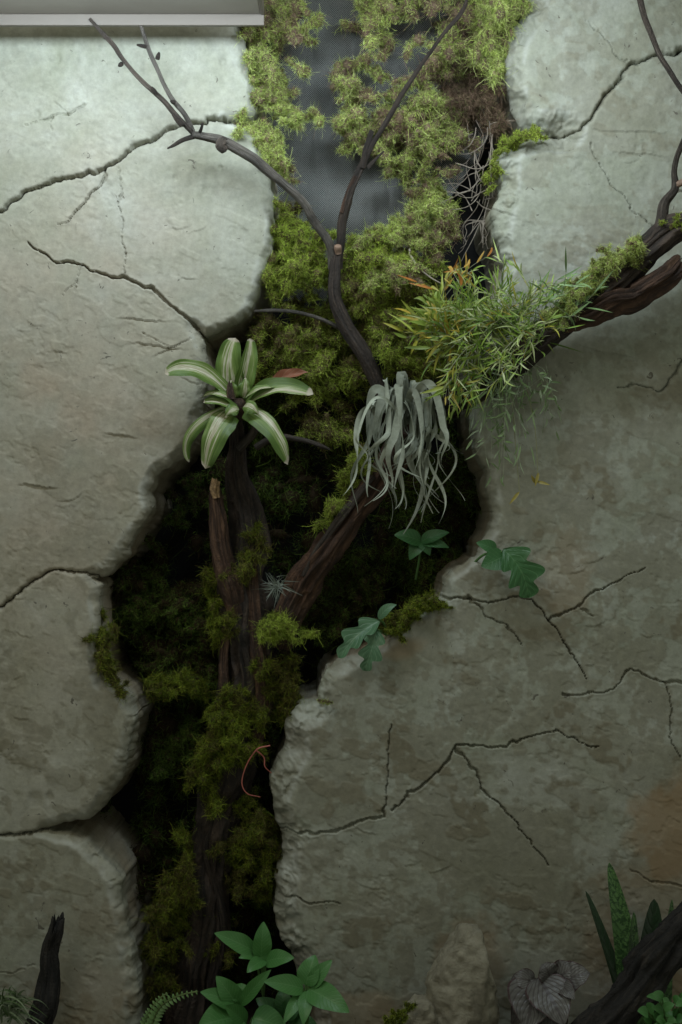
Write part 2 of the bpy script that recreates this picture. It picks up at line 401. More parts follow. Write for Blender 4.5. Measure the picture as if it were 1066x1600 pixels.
M = dict(
    plaster=m_plaster(), rock=m_rock(), net=m_net(), brom=m_brom(),
    moss=m_tint('moss_fibre', .75, .25, .3, .15, 35), core=m_tint('moss_core', .9, 0, .5, .05, 60),
    bark=m_bark('dark_bark', (0.012, 0.009, 0.007), (0.042, 0.028, 0.020), (0.10, 0.068, 0.048)),
    redbark=m_bark('brown_bark', (0.018, 0.009, 0.006), (0.085, 0.042, 0.024), (0.19, 0.105, 0.06)),
    palebark=m_bark('weathered_bark', (0.06, 0.048, 0.038), (0.14, 0.12, 0.10), (0.27, 0.25, 0.22)),
    twig=m_bark('twig_bark', (0.030, 0.022, 0.016), (0.075, 0.055, 0.042), (0.17, 0.14, 0.11)),
    char=m_bark('charred_bark', (0.006, 0.006, 0.006), (0.020, 0.017, 0.015), (0.060, 0.048, 0.038)),
    cut=m_plain('cut_wood', (0.20, 0.125, 0.085), .7, .4, 80), pale=m_plain('pale_wood', (0.30, 0.19, 0.095), .8, .8, 90, .5), soil=m_plain('soil', (0.028, 0.02, 0.013), .95, 1.0, 50, .5),
    board=m_plain('backing_board', (0.006, 0.006, 0.006), .9, .2, 12, .4),  # board coloured near black to stand in for deep shade in the opening
    fine=m_tint('fine_leaf', .45, .28, .25, .4, 40), silver=m_tint('silver_leaf', .75, .12, .16, .2, 90),
    stem=m_tint('plant_stem', .6, .1, .2, .3, 60),
    green=m_leaf('green_leaf', (0.115, 0.30, 0.085), (0.065, 0.20, 0.05), (0.17, 0.36, 0.13), .36, 11),
    lobed=m_leaf('bluish_leaf', (0.10, 0.21, 0.10), (0.05, 0.12, 0.06), (0.20, 0.32, 0.19), .4, 7, trans=.1),
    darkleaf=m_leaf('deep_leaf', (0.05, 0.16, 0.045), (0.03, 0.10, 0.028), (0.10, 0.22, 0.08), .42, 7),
    snake=m_leaf('snake_leaf', (0.20, 0.38, 0.12), (0.022, 0.06, 0.02), (0.022, 0.06, 0.02), .4, 15, trans=.05, slant=.25, veinw=1.2, mottle=.8, mid=0),
    snakedark=m_leaf('snake_leaf_dark', (0.035, 0.075, 0.03), (0.02, 0.045, 0.02), (0.02, 0.035, 0.015), .45, 12, trans=.05, slant=.2, veinw=1.0, mottle=.6, mid=0),
    begonia=m_leaf('begonia_leaf', (0.17, 0.165, 0.15), (0.08, 0.072, 0.072), (0.030, 0.016, 0.018), .38, 6, slant=1.5, veinw=1.0, trans=.04, mid=.12, edge=(0.06, 0.03, 0.032)),
    dead=m_leaf('dead_leaf', (0.30, 0.11, 0.055), (0.17, 0.06, 0.035), (0.33, 0.20, 0.12), .55, 6, trans=.15),
    trim=m_plain('painted_trim', (0.130, 0.108, 0.088), .45, .05, 20, .03), shelf=m_plain('shelf_board', (0.30, 0.27, 0.235), .6, .1, 9, .06),
    root=m_plain('red_root', (0.42, 0.12, 0.09), .5, .2, 50, .25), fibre=m_plain('pale_root', (0.24, 0.20, 0.16), .7, .2, 80, .35),
)

# ------------------------------------------------------------------ plaster slabs (traced in wall-face pixels, built as relief)
RECESS = [(355,-330),(362,0),(368,45),(385,85),(397,130),(400,165),(392,183),(350,188),(392,193),(403,215),(417,265),(424,330),(420,400),(407,445),(388,478),(352,508),(318,520),(300,506),(314,532),(322,565),(318,625),(302,668),(282,715),(245,742),(233,762),(232,795),(210,832),(192,870),(170,891),(140,898),(154,910),(156,935),(156,985),(150,1010),(162,1065),(198,1092),(207,1130),(196,1190),(172,1240),(135,1280),(100,1287),(66,1293),(100,1304),(125,1316),(160,1345),(184,1375),(190,1440),(203,1475),(214,1530),(212,1760),(505,1760),(487,1600),(478,1560),(466,1520),(440,1480),(428,1430),(430,1380),(438,1340),(444,1302),(424,1272),(421,1245),(432,1208),(447,1170),(448,1125),(458,1112),(500,1098),(512,1050),(540,1035),(600,1005),(650,970),(692,935),(697,900),(745,872),(768,830),(772,780),(764,740),(740,700),(735,640),(745,560),(775,480),(792,410),(780,370),(777,330),(786,285),(781,245),(800,225),(840,212),(885,207),(850,203),(815,190),(800,160),(794,110),(800,60),(815,30),(832,0),(850,-330)]
LSEAM1 = [(-260,360),(0,327),(40,300),(75,282),(125,275),(165,262),(195,245),(210,228),(240,213),(262,200),(290,193),(350,188),(480,188)]
LSEAM2 = [(-260,985),(0,948),(45,908),(85,893),(140,899),(300,900)]
LSEAM3 = [(-260,1325),(0,1303),(66,1296),(300,1296)]
RSEAM = [(650,206),(885,205),(912,200),(930,172),(960,138),(985,100),(1030,83),(1066,76),(1330,40)]
FARL, FARR, TOP, BOT = -260, 1330, -330, 1760
SLABS = [
    ('A', [(FARL,TOP),(480,TOP),(480,188)] + LSEAM1[::-1][1:], 'pale green-grey plaster slab at the top left, above the long seam crack'),
    ('B', LSEAM1 + [(480,900)] + LSEAM2[::-1], 'large plaster slab on the left beside the bromeliad, with a rounded lobe at its upper right'),
    ('C', LSEAM2 + [(300,1296)] + LSEAM3[::-1][1:], 'medium plaster slab on the left between two seams, moss along its right rim'),
    ('D', LSEAM3 + [(300,BOT),(FARL,BOT)], 'lowest plaster slab on the left, behind the short charred stick'),
    ('E', [(650,TOP),(FARR,TOP)] + RSEAM[::-1], 'plaster slab filling the top right corner above the jagged crack'),
    ('F', RSEAM + [(FARR,BOT),(300,BOT),(300,1000),(650,600)], 'biggest plaster slab, all of the right side below the jagged crack'),
]
CRACKS = [
    ([(45,380),(60,395),(90,410),(125,414),(160,428),(190,432),(215,438),(240,455),(265,478),(290,495),(308,512)], 2.0, 5.5, .018),
    ([(183,262),(190,290),(186,320),(192,350),(192,385),(193,430)], 1.3, 1.3, .008),
    ([(165,262),(160,285),(140,305),(125,325),(110,345),(90,355)], 4.0, 1.2, .014),
    ([(125,414),(118,435),(100,460)], 1.6, 1.0, .006), ([(118,435),(118,455)], 1.5, 1.0, .006),
    ([(38,197),(60,190),(90,183),(110,175),(135,163)], 1.5, 2.5, .011), ([(88,160),(106,178)], 1.0, 2.0, .006), ([(80,186),(84,200)], 1.5, 1.0, .006),
    ([(920,30),(950,65),(980,95)], 1.2, 2.0, .008),
    ([(920,225),(950,280),(975,310),(1000,335),(1020,355)], 1.5, 1.5, .007),
    ([(968,602),(1000,603),(1035,608),(1055,585),(1068,555)], 1.5, 4.0, .010),
    ([(690,932),(730,935),(765,945),(800,930),(830,936),(860,968),(880,995),(900,1030),(918,1062)], 3.5, 1.3, .013),
    ([(860,968),(900,948),(930,925),(970,905),(1012,884)], 3.5, 1.0, .012), ([(905,948),(918,960),(934,962)], 2.0, 1.0, .007),
    ([(733,936),(760,965),(800,982),(815,1006)], 3.0, 1.2, .010),
    ([(880,1084),(920,1088),(960,1075),(980,1050),(1005,1055),(1040,1068),(1120,1068)], 2.0, 3.0, .010),
    ([(1040,1068),(1050,1110),(1045,1150),(1062,1185)], 2.2, 1.2, .008),
    ([(936,1166),(900,1155),(872,1139),(830,1148),(790,1165),(750,1163),(715,1163),(705,1185),(680,1210),(650,1235),(608,1264)], 1.5, 3.2, .014),
    ([(714,1170),(745,1205),(755,1235),(785,1262),(805,1280),(820,1300),(840,1330),(862,1366)], 3.4, 0.9, .012),
    ([(610,1135),(606,1200),(603,1250),(598,1272),(560,1285),(526,1298),(480,1306),(440,1300)], 2.0, 3.2, .012),
    ([(435,1402),(480,1408),(532,1410)], 3.5, 1.0, .010),
    ([(0,1520),(60,1508)], 1, 1, .004), ([(1066,1385),(1010,1372),(985,1360)], 3.0, 1.0, .006),
    ([(100,1530),(104,1540)], 1, 1, .003), ([(225,520),(270,540),(300,530)], 1.2, 1.0, .005),
    ([(860,1000),(905,1000)], .8, .8, .0), ([(530,20),(531,21)], .5, .5, .0),
]
G = 1.7                                                   # relief cell in photo pixels
gx = np.arange(FARL, FARR + G, G); gy = np.arange(TOP, BOT + G, G)
GX, GY = np.meshgrid(gx, gy)                               # rows = y
GX = GX.astype(np.float32); GY = GY.astype(np.float32)
wx = GX + 17*fbm(GX, GY, 38, 3, 11) + 2.5*fbm(GX, GY, 9, 2, 15)
wy = GY + 17*fbm(GX, GY, 38, 3, 21) + 2.5*fbm(GX, GY, 9, 2, 25)
cx = GX + 12*fbm(GX, GY, 22, 2, 31) + 5*fbm(GX, GY, 8, 3, 33, .65); cy = GY + 12*fbm(GX, GY, 22, 2, 41) + 5*fbm(GX, GY, 8, 3, 43, .65)

def sdf(poly, X, Y):
    """signed distance, positive inside"""
    d = np.full(X.shape, 1e9, np.float32); ins = np.zeros(X.shape, bool); n = len(poly)
    for i in range(n):
        ax, ay = poly[i]; bx, by = poly[(i+1) % n]
        ex, ey = bx-ax, by-ay; l = ex*ex+ey*ey + 1e-9
        t = np.clip(((X-ax)*ex + (Y-ay)*ey)/l, 0, 1)
        d = np.minimum(d, (X-ax-t*ex)**2 + (Y-ay-t*ey)**2)
        if by != ay:
            c = ((ay > Y) != (by > Y)) & (X < (bx-ax)*(Y-ay)/(by-ay) + ax); ins ^= c
    d = np.sqrt(d); return np.where(ins, d, -d)
dR = -sdf(RECESS, wx, wy)                                   # + on the plaster, distance to the opening
# relief of the face, in metres towards the viewer
H = 0.020*fbm(GX, GY, 420, 2, 51) + 0.009*fbm(GX, GY, 150, 3, 61)
rot = GX*.9 + GY*.35; rot2 = GY*.9 - GX*.35
lay1 = fbm(GX*.8, GY*1.1, 75, 5, 71, .55); lay2 = fbm(rot, rot2*1.7, 85, 4, 81, .55); lay3 = fbm(rot*1.1, rot2*1.4, 40, 4, 91, .55)
H += 0.0007*sstep(.03, .045, lay1) + 0.0010*sstep(.13, .145, lay2) - 0.0012*sstep(.19, .205, lay3) + .0007*sstep(-.15,-.13,lay2)
H += 0.0005*fbm(rot*.55, rot2*1.7, 16, 4, 95, .6)
patch = np.clip(sstep(-.02, .11, lay1+.5*fbm(GX, GY, 12, 3, 77))*.55 + .4*sstep(.10, .17, lay2), 0, 1)
zone = sstep(400, 1150, GY)*.6 + sstep(500, 900, GX)*.4                        # dark patches get stronger towards the bottom and the right
patch = np.maximum(patch, .55*sstep(.08, .15, fbm(GX, GY*.8, 48, 5, 73, .65)))*np.clip(.18 + zone*1.2, 0, 1)
warm = np.exp(-(((GX-90)/260)**2 + ((GY-620)/330)**2))*.75 + .10*sstep(-.05, .2, fbm(GX, GY, 230, 3, 99))
warm = np.clip(warm*(.75 + 1.0*fbm(GX, GY, 60, 3, 98)) + .25*np.exp(-(((GX-100)/220)**2 + ((GY-1150)/300)**2)), 0, 1)
rust = np.zeros_like(GX)
for (a, b, ra_, rb_, s) in ((1080,1300,95,100,.75),(1040,1390,110,55,.35),(740,1500,55,90,.50),(950,1480,60,80,.35),(600,1010,60,22,.45),(120,1560,90,70,.30),(560,1590,130,40,.45),(880,890,60,70,.28),(1040,1560,60,60,.7),(150,1450,60,60,.12)):
    q = ((GX-a)/ra_)**2 + ((GY-b)/rb_)**2
    rust = np.maximum(rust, s*sstep(1.25, .35, q + 1.6*fbm(GX, GY, 45, 4, 123)))
# cracks
for pts, w0, w1, dep in CRACKS:
    if dep == 0: continue
    x0 = min(p[0] for p in pts)-30; x1 = max(p[0] for p in pts)+30; y0 = min(p[1] for p in pts)-30; y1 = max(p[1] for p in pts)+30
    i0, i1 = np.searchsorted(gy, [y0, y1]); j0, j1 = np.searchsorted(gx, [x0, x1]); sl = (slice(i0, i1), slice(j0, j1))
    X = cx[sl]; Y = cy[sl]; best = np.full(X.shape, 1e9, np.float32); wd = np.zeros(X.shape, np.float32); n = len(pts)-1
    for i in range(n):
        ax, ay = pts[i]; bx, by = pts[i+1]; ex, ey = bx-ax, by-ay
        t = np.clip(((X-ax)*ex+(Y-ay)*ey)/(ex*ex+ey*ey), 0, 1); d = np.hypot(X-ax-t*ex, Y-ay-t*ey)
        ww = w0 + (w1-w0)*(i+t)/n; ww = ww*(.35+.5*(fbm(GX[sl], GY[sl], 18, 2, 131)+.5))
        k = d < best; best = np.where(k, d, best); wd = np.where(k, ww, wd)
    prof_ = 1 - sstep(.45, 1.25, best/np.maximum(wd, .9))
    H[sl] -= dep*prof_*np.where(wd > .5, 1, 0)
    H[sl] += 0.0008*np.exp(-((best-wd*1.6)/2.2)**2) - 0.0010*sstep(7, 0, best)*fbm(GX[sl], GY[sl], 6, 2, 133)
# trowel bites, flakes and pits
R = np.random.default_rng(5)
def stamp(px, py, fn, r):
    i0, i1 = np.searchsorted(gy, [py-r, py+r]); j0, j1 = np.searchsorted(gx, [px-r, px+r])
    if i1 <= i0 or j1 <= j0: return
    sl = (slice(i0, i1), slice(j0, j1)); H[sl] += fn(cx[sl]*.5+GX[sl]*.5-px, cy[sl]*.5+GY[sl]*.5-py)
for k in range(300):
    px, py = R.uniform(FARL, FARR), R.uniform(TOP, BOT); L_ = R.uniform(5, 20); a = R.uniform(-.5, .5); wdt = R.uniform(1.5, 5); h = R.uniform(.0006, .0022)
    def fn(x, y, L_=L_, a=a, wdt=wdt, h=h):
        u = x*math.cos(a)+y*math.sin(a); v = -x*math.sin(a)+y*math.cos(a) + .012*u*u
        e = np.exp(-(u/L_)**4)
        return h*e*np.where(v < 0, np.exp(v/wdt*1.2), 0)*1.0 - h*.8*e*np.where(v >= 0, np.exp(-v/wdt), 0)
    stamp(px, py, fn, 32)
for (px, py, r, d) in [(92,93,7,.004),(182,95,6,.003),(275,92,6,.002),(302,90,7,.004),(349,100,6,.005),(60,178,6,.004),(232,190,5,.003),(305,280,12,.003),(330,275,10,.003),(345,265,5,.004),(320,300,5,.003),(276,278,4,.003),(228,105,8,-.003),(130,92,10,-.003),(85,1205,14,-.004),(55,1255,14,.006),(78,1245,8,.006),(390,75,8,.004)]:
    stamp(px, py, lambda x, y, r=r, d=d: -d*np.exp(-(np.hypot(x*1.25, y*.8)/r)**4), r*2.5)
# big flat flake scars near the lobe
for (px, py, L_, a) in [(245,540,40,.15),(225,500,36,.1),(262,545,24,-.5),(60,760,30,.1),(190,680,24,.2),(640,40,1,0),(985,205,60,.03),(1000,240,40,.1),(950,550,40,.2)]:
    stamp(px, py, lambda x, y, L_=L_, a=a: .0035*np.exp(-((x*math.cos(a)+y*math.sin(a))/L_)**4)*np.where((-x*math.sin(a)+y*math.cos(a)) > 0, -np.exp(-(-x*math.sin(a)+y*math.cos(a))/8), 0.5*np.exp((-x*math.sin(a)+y*math.cos(a))/5)), 60)
# rounded, broken rim round the opening
bw = 7 + 15*(fbm(GX, GY, 90, 2, 141)+.5) + 26*sstep(600, 480, GX)*sstep(380, 410, GX)*sstep(1080, 1130, GY) + 22*sstep(760, 800, GX)*sstep(420, 300, GY)
tR = np.clip(dR/bw, 0, 1)
drop = .020 + .035*sstep(380, 410, GX)*sstep(600, 480, GX)*sstep(1080, 1130, GY) + .02*sstep(760, 800, GX)*sstep(420, 300, GY)
H -= drop*(1-np.clip(1-(1-tR)**1.9, 0, 1)**.85)
rim = 1 - sstep(.35, 1.15, tR)
chip = np.abs(fbm(GX, GY, 66, 3, 151, .5))
H += rim*np.minimum(1, bw/32)*(.018*(.12-chip) + .004*fbm(GX, GY, 20, 3, 155))
reg = np.clip(sstep(760, 800, GX)*sstep(440, 380, GY) + sstep(380, 410, GX)*sstep(620, 500, GX)*sstep(1020, 1100, GY), 0, 1)
rd = np.abs(fbm(GX, GY, 40, 4, 191, .62))
H += rim*reg*(.055*(.10-rd))
facet = fbm(rot*1.0, rot2, 34, 3, 157)
H -= rim*np.minimum(1, bw/32)*(.006*sstep(.02, .045, facet) + .005*sstep(-.12, -.10, facet))
edge = np.clip(np.exp(-((dR-bw*.75)/4.5)**2)*.9*sstep(-.12, .2, fbm(GX, GY, 28, 3, 161)) + .30*rim*sstep(0, .2, fbm(GX, GY, 20, 3, 165)+.04) + .5*rim*sstep(400,470,GX)*sstep(560,500,GX)*sstep(1040,1090,GY), 0, 1)*sstep(-2, 3, dR)
edge = edge*.38

slab_objs = []
for key, poly, label in SLABS:
    ds = np.minimum(sdf(poly, cx, cy) - 1.4, dR)
    dsm = ds
    gyy, gxx = np.gradient(dsm, G); gl = np.hypot(gxx, gyy) + 1e-6; gxx = gxx/gl; gyy = gyy/gl
    keepv = ds > -G*.9
    q = keepv[:-1, :-1] & keepv[1:, :-1] & keepv[:-1, 1:] & keepv[1:, 1:] & ((ds[:-1, :-1] > 0) | (ds[1:, :-1] > 0) | (ds[:-1, 1:] > 0) | (ds[1:, 1:] > 0))
    nrow, ncol = ds.shape; idx = np.arange(nrow*ncol).reshape(nrow, ncol)
    F = np.stack([idx[:-1, :-1][q], idx[1:, :-1][q], idx[1:, 1:][q], idx[:-1, 1:][q]], 1)   # facing the camera
    used = np.unique(F); remap = np.full(nrow*ncol, -1); remap[used] = np.arange(len(used)); F = remap[F]
    sn = np.clip(-ds, 0, 3).ravel()[used]
    vx = GX.ravel()[used] + gxx.ravel()[used]*sn; vy = GY.ravel()[used] + gyy.ravel()[used]*sn
    seam = np.clip((ds.ravel()[used])/np.where(np.abs(dR.ravel()[used]-ds.ravel()[used]) < .5, 1e-3, 5.0), 0, 1)
    hh = H.ravel()[used] - .016*(1-np.sqrt(np.clip(1-(1-seam)**2, 0, 1)))*(np.abs(dR.ravel()[used]-ds.ravel()[used]) >= .5)
    if key == 'A': hh = hh + .006
    if key == 'E': hh = hh - .004
    if key == 'C': hh = hh + .008
    if key == 'D': hh = hh + .012
    V = np.stack([(vx-533)*K, -hh, CZ + (800-vy)*K], 1)
    at = {'patch': patch.ravel()[used], 'edge': edge.ravel()[used], 'warm': warm.ravel()[used], 'rust': rust.ravel()[used]}
    # broken side faces going back into the opening
    E = np.concatenate([F[:, [0, 1]], F[:, [1, 2]], F[:, [2, 3]], F[:, [3, 0]]])
    key_ = np.sort(E, 1); code = key_[:, 0].astype(np.int64)*len(V) + key_[:, 1]
    _, inv, cnt = np.unique(code, return_inverse=True, return_counts=True); BE = E[cnt[inv] == 1]
    bv = np.unique(BE); bm_ = np.full(len(V), -1); bm_[bv] = np.arange(len(bv))
    nx = -gxx.ravel()[used][bv]; ny = -gyy.ravel()[used][bv]
    Vs = [V]; Fs = [F]; prev = None; prevmap = np.arange(len(V)); base = len(V)
    A = {k: [v] for k, v in at.items()}
    for step, dep in enumerate((.006, .014, .023, .034, .047, .062, .08, .10, .125, .155, .19, .235, .29, .36)):
        P = V[bv].copy(); amp = 9*min(1, dep/.03)
        nz = amp*1.5*((n3(vx[bv]/28+50, vy[bv]/28+50, 0*vx[bv]+dep*24+5, 171)-.5)+.35*(n3(vx[bv]/10+90, vy[bv]/10+90, 0*vx[bv]+dep*66+5, 172)-.5)) + 2 + dep*20
        P[:, 0] += nx*nz*K*.8; P[:, 2] -= ny*nz*K*.8; P[:, 1] = P[:, 1] + dep + .004*fbm(vx[bv], vy[bv], 9, 2, 180+step)
        Vs.append(P)
        cur = np.full(len(V), -1); cur[bv] = base + np.arange(len(bv)); base += len(bv)
        pm = prevmap
        Fs.append(np.stack([pm[BE[:, 1]], pm[BE[:, 0]], cur[BE[:, 0]], cur[BE[:, 1]]], 1)); prevmap = cur
        for k, v in at.items():
            vv = v[bv]
            if k == 'edge': vv = vv*0
            if k == 'rust': vv = np.clip(vv + .33*sstep(.02, .1, dep)*(1+fbm(vx[bv], vy[bv]+dep*400, 30, 2, 190)), 0, .6)
            A[k].append(vv)
    V2 = np.concatenate(Vs); F2 = np.concatenate(Fs)
    o = mk('plaster_slab', V2, F2, M['plaster'], attrs={k: np.concatenate(v) for k, v in A.items()}, loc=(float(V[:, 0].mean()), 0, float(V[:, 2].min())))
    tag(o, label, 'plaster slab', 'cracked plaster slabs of the wall'); slab_objs.append(o)

# ------------------------------------------------------------------ backing and ground
def box(name, a, b, m, parent=None, bev=0.0):
    x0, y0, z0 = a; x1, y1, z1 = b
    V = [(x0,y0,z0),(x1,y0,z0),(x1,y1,z0),(x0,y1,z0),(x0,y0,z1),(x1,y0,z1),(x1,y1,z1),(x0,y1,z1)]
    F = [(0,3,2,1),(4,5,6,7),(0,1,5,4),(1,2,6,5),(2,3,7,6),(3,0,4,7)]
    o = mk(name, V, F, m, parent, smooth=False)
    if bev:
        md = o.modifiers.new('bevel', 'BEVEL'); md.width = bev; md.segments = 2
    return o
tag(box('backing_board', (-1.25, .372, -.32), (1.25, .40, 2.9), M['board']), kind='structure')
gxx_, gyy_ = np.meshgrid(np.linspace(-1.3, 1.3, 160), np.linspace(-1.2, .37, 100))
gz = -.10 + .03*fbm(gxx_*100, gyy_*100, 18, 4, 201) + .05*sstep(-.5, .0, gyy_)
V = np.stack([gxx_.ravel(), gyy_.ravel(), gz.ravel()], 1)
tag(mk('ground', V, gridF(100, 160), M['soil']), kind='structure')

# shelf batten, upper left
sh = thing('wall_shelf', 'grey-brown wall shelf edged with a pale trim strip, cut off at the top left corner', 'shelf', (-.7, -.17, 2.32))
zb = W(0, 26, .12)[2]; xr = W(413, 30, .12)[0]
box('board', (-1.25, -.26, zb+.003), (xr-.008, -.128, zb+.030), M['shelf'], sh, .002)
box('trim_strip', (-1.25, -.127, W(0, 41, .12)[2]), (xr, -.115, zb+.030), M['trim'], sh, .0015)
box('end_cap', (xr-.0075, -.26, zb+.001), (xr, -.1275, zb+.030), M['trim'], sh, .001)

# netting
nu, nv = 150, 120
uu, vv = np.meshgrid(np.linspace(0, 1, nv), np.linspace(-200, 470, nu)); uu = 385 + uu*(395 - 125*sstep(150, 430, vv))
ff = -.19 + .05*fbm(uu, vv, 160, 3, 211) + .03*np.abs(fbm(uu*1.4, vv*.5, 60, 3, 221)) - .05*sstep(330, 470, vv)
V = np.stack([(uu.ravel()-533)*K*(D-ff.ravel())/D, -ff.ravel(), CZ+(800-vv.ravel())*K*(D-ff.ravel())/D], 1)
tag(mk('netting', V, gridF(nu, nv), M['net']), 'fine dark netting stretched over the backing, bare between the hanging moss at the top', 'netting')

# ------------------------------------------------------------------ moss
def in_poly(poly, n, r):
    xs = [p[0] for p in poly]; ys = [p[1] for p in poly]; out = []
    while len(out) < n:
        X = r.uniform(min(xs), max(xs), n*3); Y = r.uniform(min(ys), max(ys), n*3)
        k = sdf(poly, X, Y) > 0; out += list(zip(X[k], Y[k]))
    return np.array(out[:n])
SPH = None
def sphere(nu=7, nv=10):
    t = np.linspace(.12, np.pi-.12, nu); p = np.linspace(0, 2*np.pi, nv, endpoint=False)
    T, P = np.meshgrid(t, p, indexing='ij')
    return np.stack([np.sin(T)*np.cos(P), np.sin(T)*np.sin(P), np.cos(T)], -1).reshape(-1, 3), gridF(nu, nv, True)
SV, SF = sphere()
PAL = {
    'lime':  ([(.56,.66,.17), (.66,.74,.27), (.42,.53,.12)], [(.36,.25,.17), (.26,.17,.12)]),
    'mid':   ([(.44,.56,.075), (.54,.64,.12), (.30,.41,.06)], [(.20,.15,.07), (.23,.18,.08)]),
    'olive': ([(.22,.28,.03), (.33,.37,.045), (.16,.24,.03)], [(.14,.13,.04), (.17,.14,.045)]),
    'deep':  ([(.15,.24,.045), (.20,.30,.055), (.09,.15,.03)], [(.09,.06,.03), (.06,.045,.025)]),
    'brown': ([(.34,.23,.15), (.26,.17,.11), (.24,.26,.10)], [(.16,.11,.07), (.30,.20,.14)]),
}
def moss(name, centers, radius, dens, pal, label=None, length=(.009, .019), wid=.00105, droop=.35, seed=1, thick=1.0, brown=.15, f=None, cat='moss', kind=None, group=None, seg=5, coreshrink=.8, stretch=1.0):
    """centers rows (px,py,f); radius (lo,hi) in px; dens strands per lobe of mean radius"""
    r = np.random.default_rng(seed); centers = list(centers)
    if kind is None:
        mr = (radius[0]+radius[1])/2; out = []
        for a, b, c in centers:
            for w_ in range(1):
                x, y, z = a+r.normal()*mr*.45, b-mr*.6+r.normal()*mr*.45, c+r.uniform(-.045, .022); th = r.uniform(.2, 2.9)
                for q in range(8):
                    out.append((x, y, z)); th += r.normal()*.55; x += math.cos(th)*mr*.36; y += (math.sin(th)*.8+.15)*mr*.36; z += r.normal()*.009
        centers = out; radius = (radius[0]*.26, radius[1]*.50); dens = dens*.235; length = (length[0]*.55, length[1]*.62)
    C = np.array([W(a, b, c) for a, b, c in centers]); n = len(C)
    rad = r.uniform(radius[0], radius[1], n)*K; mean = (radius[0]+radius[1])/2*K
    cnt = np.maximum(20, (dens*(rad/mean)**2)).astype(int); tot = cnt.sum()
    li = np.repeat(np.arange(n), cnt)
    u = nrm(r.normal(size=(tot, 3))); u[:, 1] = np.where(u[:, 1] > .35, -u[:, 1], u[:, 1])      # few at the back
    sc = np.stack([np.ones(n), np.full(n, thick), np.full(n, stretch)], 1)
    # lumpy lobe surface
    lump = 1 + .28*(n3(C[li, 0]*60+u[:, 0]*1.8+99, C[li, 2]*60+u[:, 2]*1.8+99, u[:, 1]*1.8+99, seed)-.5)*2
    sc = sc*r.uniform(.6, 1.45, (n, 3))
    p = C[li] + u*sc[li]*(rad[li]*lump*r.uniform(.55, 1.08, tot))[:, None]
    Ln = r.uniform(length[0], length[1], tot)/seg*np.where(r.random(tot) < .06, 3.2, 1)
    d = nrm(u*.55 + r.normal(size=(tot, 3))*.6 + np.array([0, -.15, -droop]))
    side = nrm(np.cross(d, r.normal(size=(tot, 3)))); pts = []; cur = p; curl = r.normal(size=(tot, 3))*1.5
    wds = np.linspace(1, .25, seg+1)
    for s in range(seg+1):
        wv = side*(wid*.5*wds[s]*(.7+.6*r.random((tot, 1))) if s == 0 else side_w*wds[s])
        if s == 0: side_w = wid*.5*(.7+.6*r.random((tot, 1)))
        wv = side*side_w*wds[s]
        pts.append(cur - wv); pts.append(cur + wv)
        d = nrm(d + curl*.7 + r.normal(size=(tot, 3))*.5 + np.array([0, 0, -droop*.35])); cur = cur + d*Ln[:, None]
    V = np.stack(pts, 1); nvx = 2*(seg+1)
    base = (np.arange(tot)*nvx)[:, None, None]; q = np.array([[2*s, 2*s+1, 2*s+3, 2*s+2] for s in range(seg)])[None]
    F = (base + q).reshape(-1, 4)
    g, bcol = PAL[pal]; g = np.array(g); bcol = np.array(bcol)
    lobeb = (n2(C[:, 0]*16+50, C[:, 2]*16+50, seed+3) + .25*r.normal(size=n)) < brown*1.6
    cc = g[r.integers(0, len(g), tot)]*(.75+.5*r.random((tot, 1))); bc = bcol[r.integers(0, len(bcol), tot)]*(.7+.6*r.random((tot, 1)))
    isb = (r.random(tot) < np.where(lobeb[li], .75, brown*.6)); cc = np.where(isb[:, None], bc, cc)
    lo = (.8+.4*n2(C[:, 0]*30+5, C[:, 2]*30+5, seed+8))[li][:, None]; cc = cc*lo
    Cc = np.repeat(cc, nvx, 0)
    tipf = np.tile(np.repeat(np.linspace(.32, 1.4, seg+1), 2), tot)[:, None]; Cc = Cc*tipf  # light-dark contrast painted into the strands: dark roots, bright tips
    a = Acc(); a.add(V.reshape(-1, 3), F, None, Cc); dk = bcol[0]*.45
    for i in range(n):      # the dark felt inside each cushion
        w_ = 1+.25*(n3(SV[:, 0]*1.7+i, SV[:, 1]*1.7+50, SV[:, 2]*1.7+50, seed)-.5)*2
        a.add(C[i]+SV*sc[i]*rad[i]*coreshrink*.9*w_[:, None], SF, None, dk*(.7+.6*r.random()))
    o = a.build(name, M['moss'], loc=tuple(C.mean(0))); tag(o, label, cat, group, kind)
    return o
def fill(poly, n, f0, f1, seed, bulge=0.0, keep=None):
    r = np.random.default_rng(seed); P = in_poly(poly, n, r)
    if keep is not None:
        k = fbm(P[:, 0]+500, P[:, 1]+500, keep[0], 3, seed) > keep[1]; P = P[k]
    dd = sdf(poly, P[:, 0], P[:, 1]); f = r.uniform(f0, f1, len(P)) + bulge*np.clip(dd/40, 0, 1)
    return [(a, b, c) for (a, b), c in zip(P, f)]
def along(pts, n, jit, seed, fj=.01):
    r = np.random.default_rng(seed); Q = spline(np.array(pts, float), n)
    Q[:, :2] += r.normal(size=(n, 2))*jit; Q[:, 2] += r.normal(size=n)*fj
    return [tuple(q) for q in Q[:, :3]]

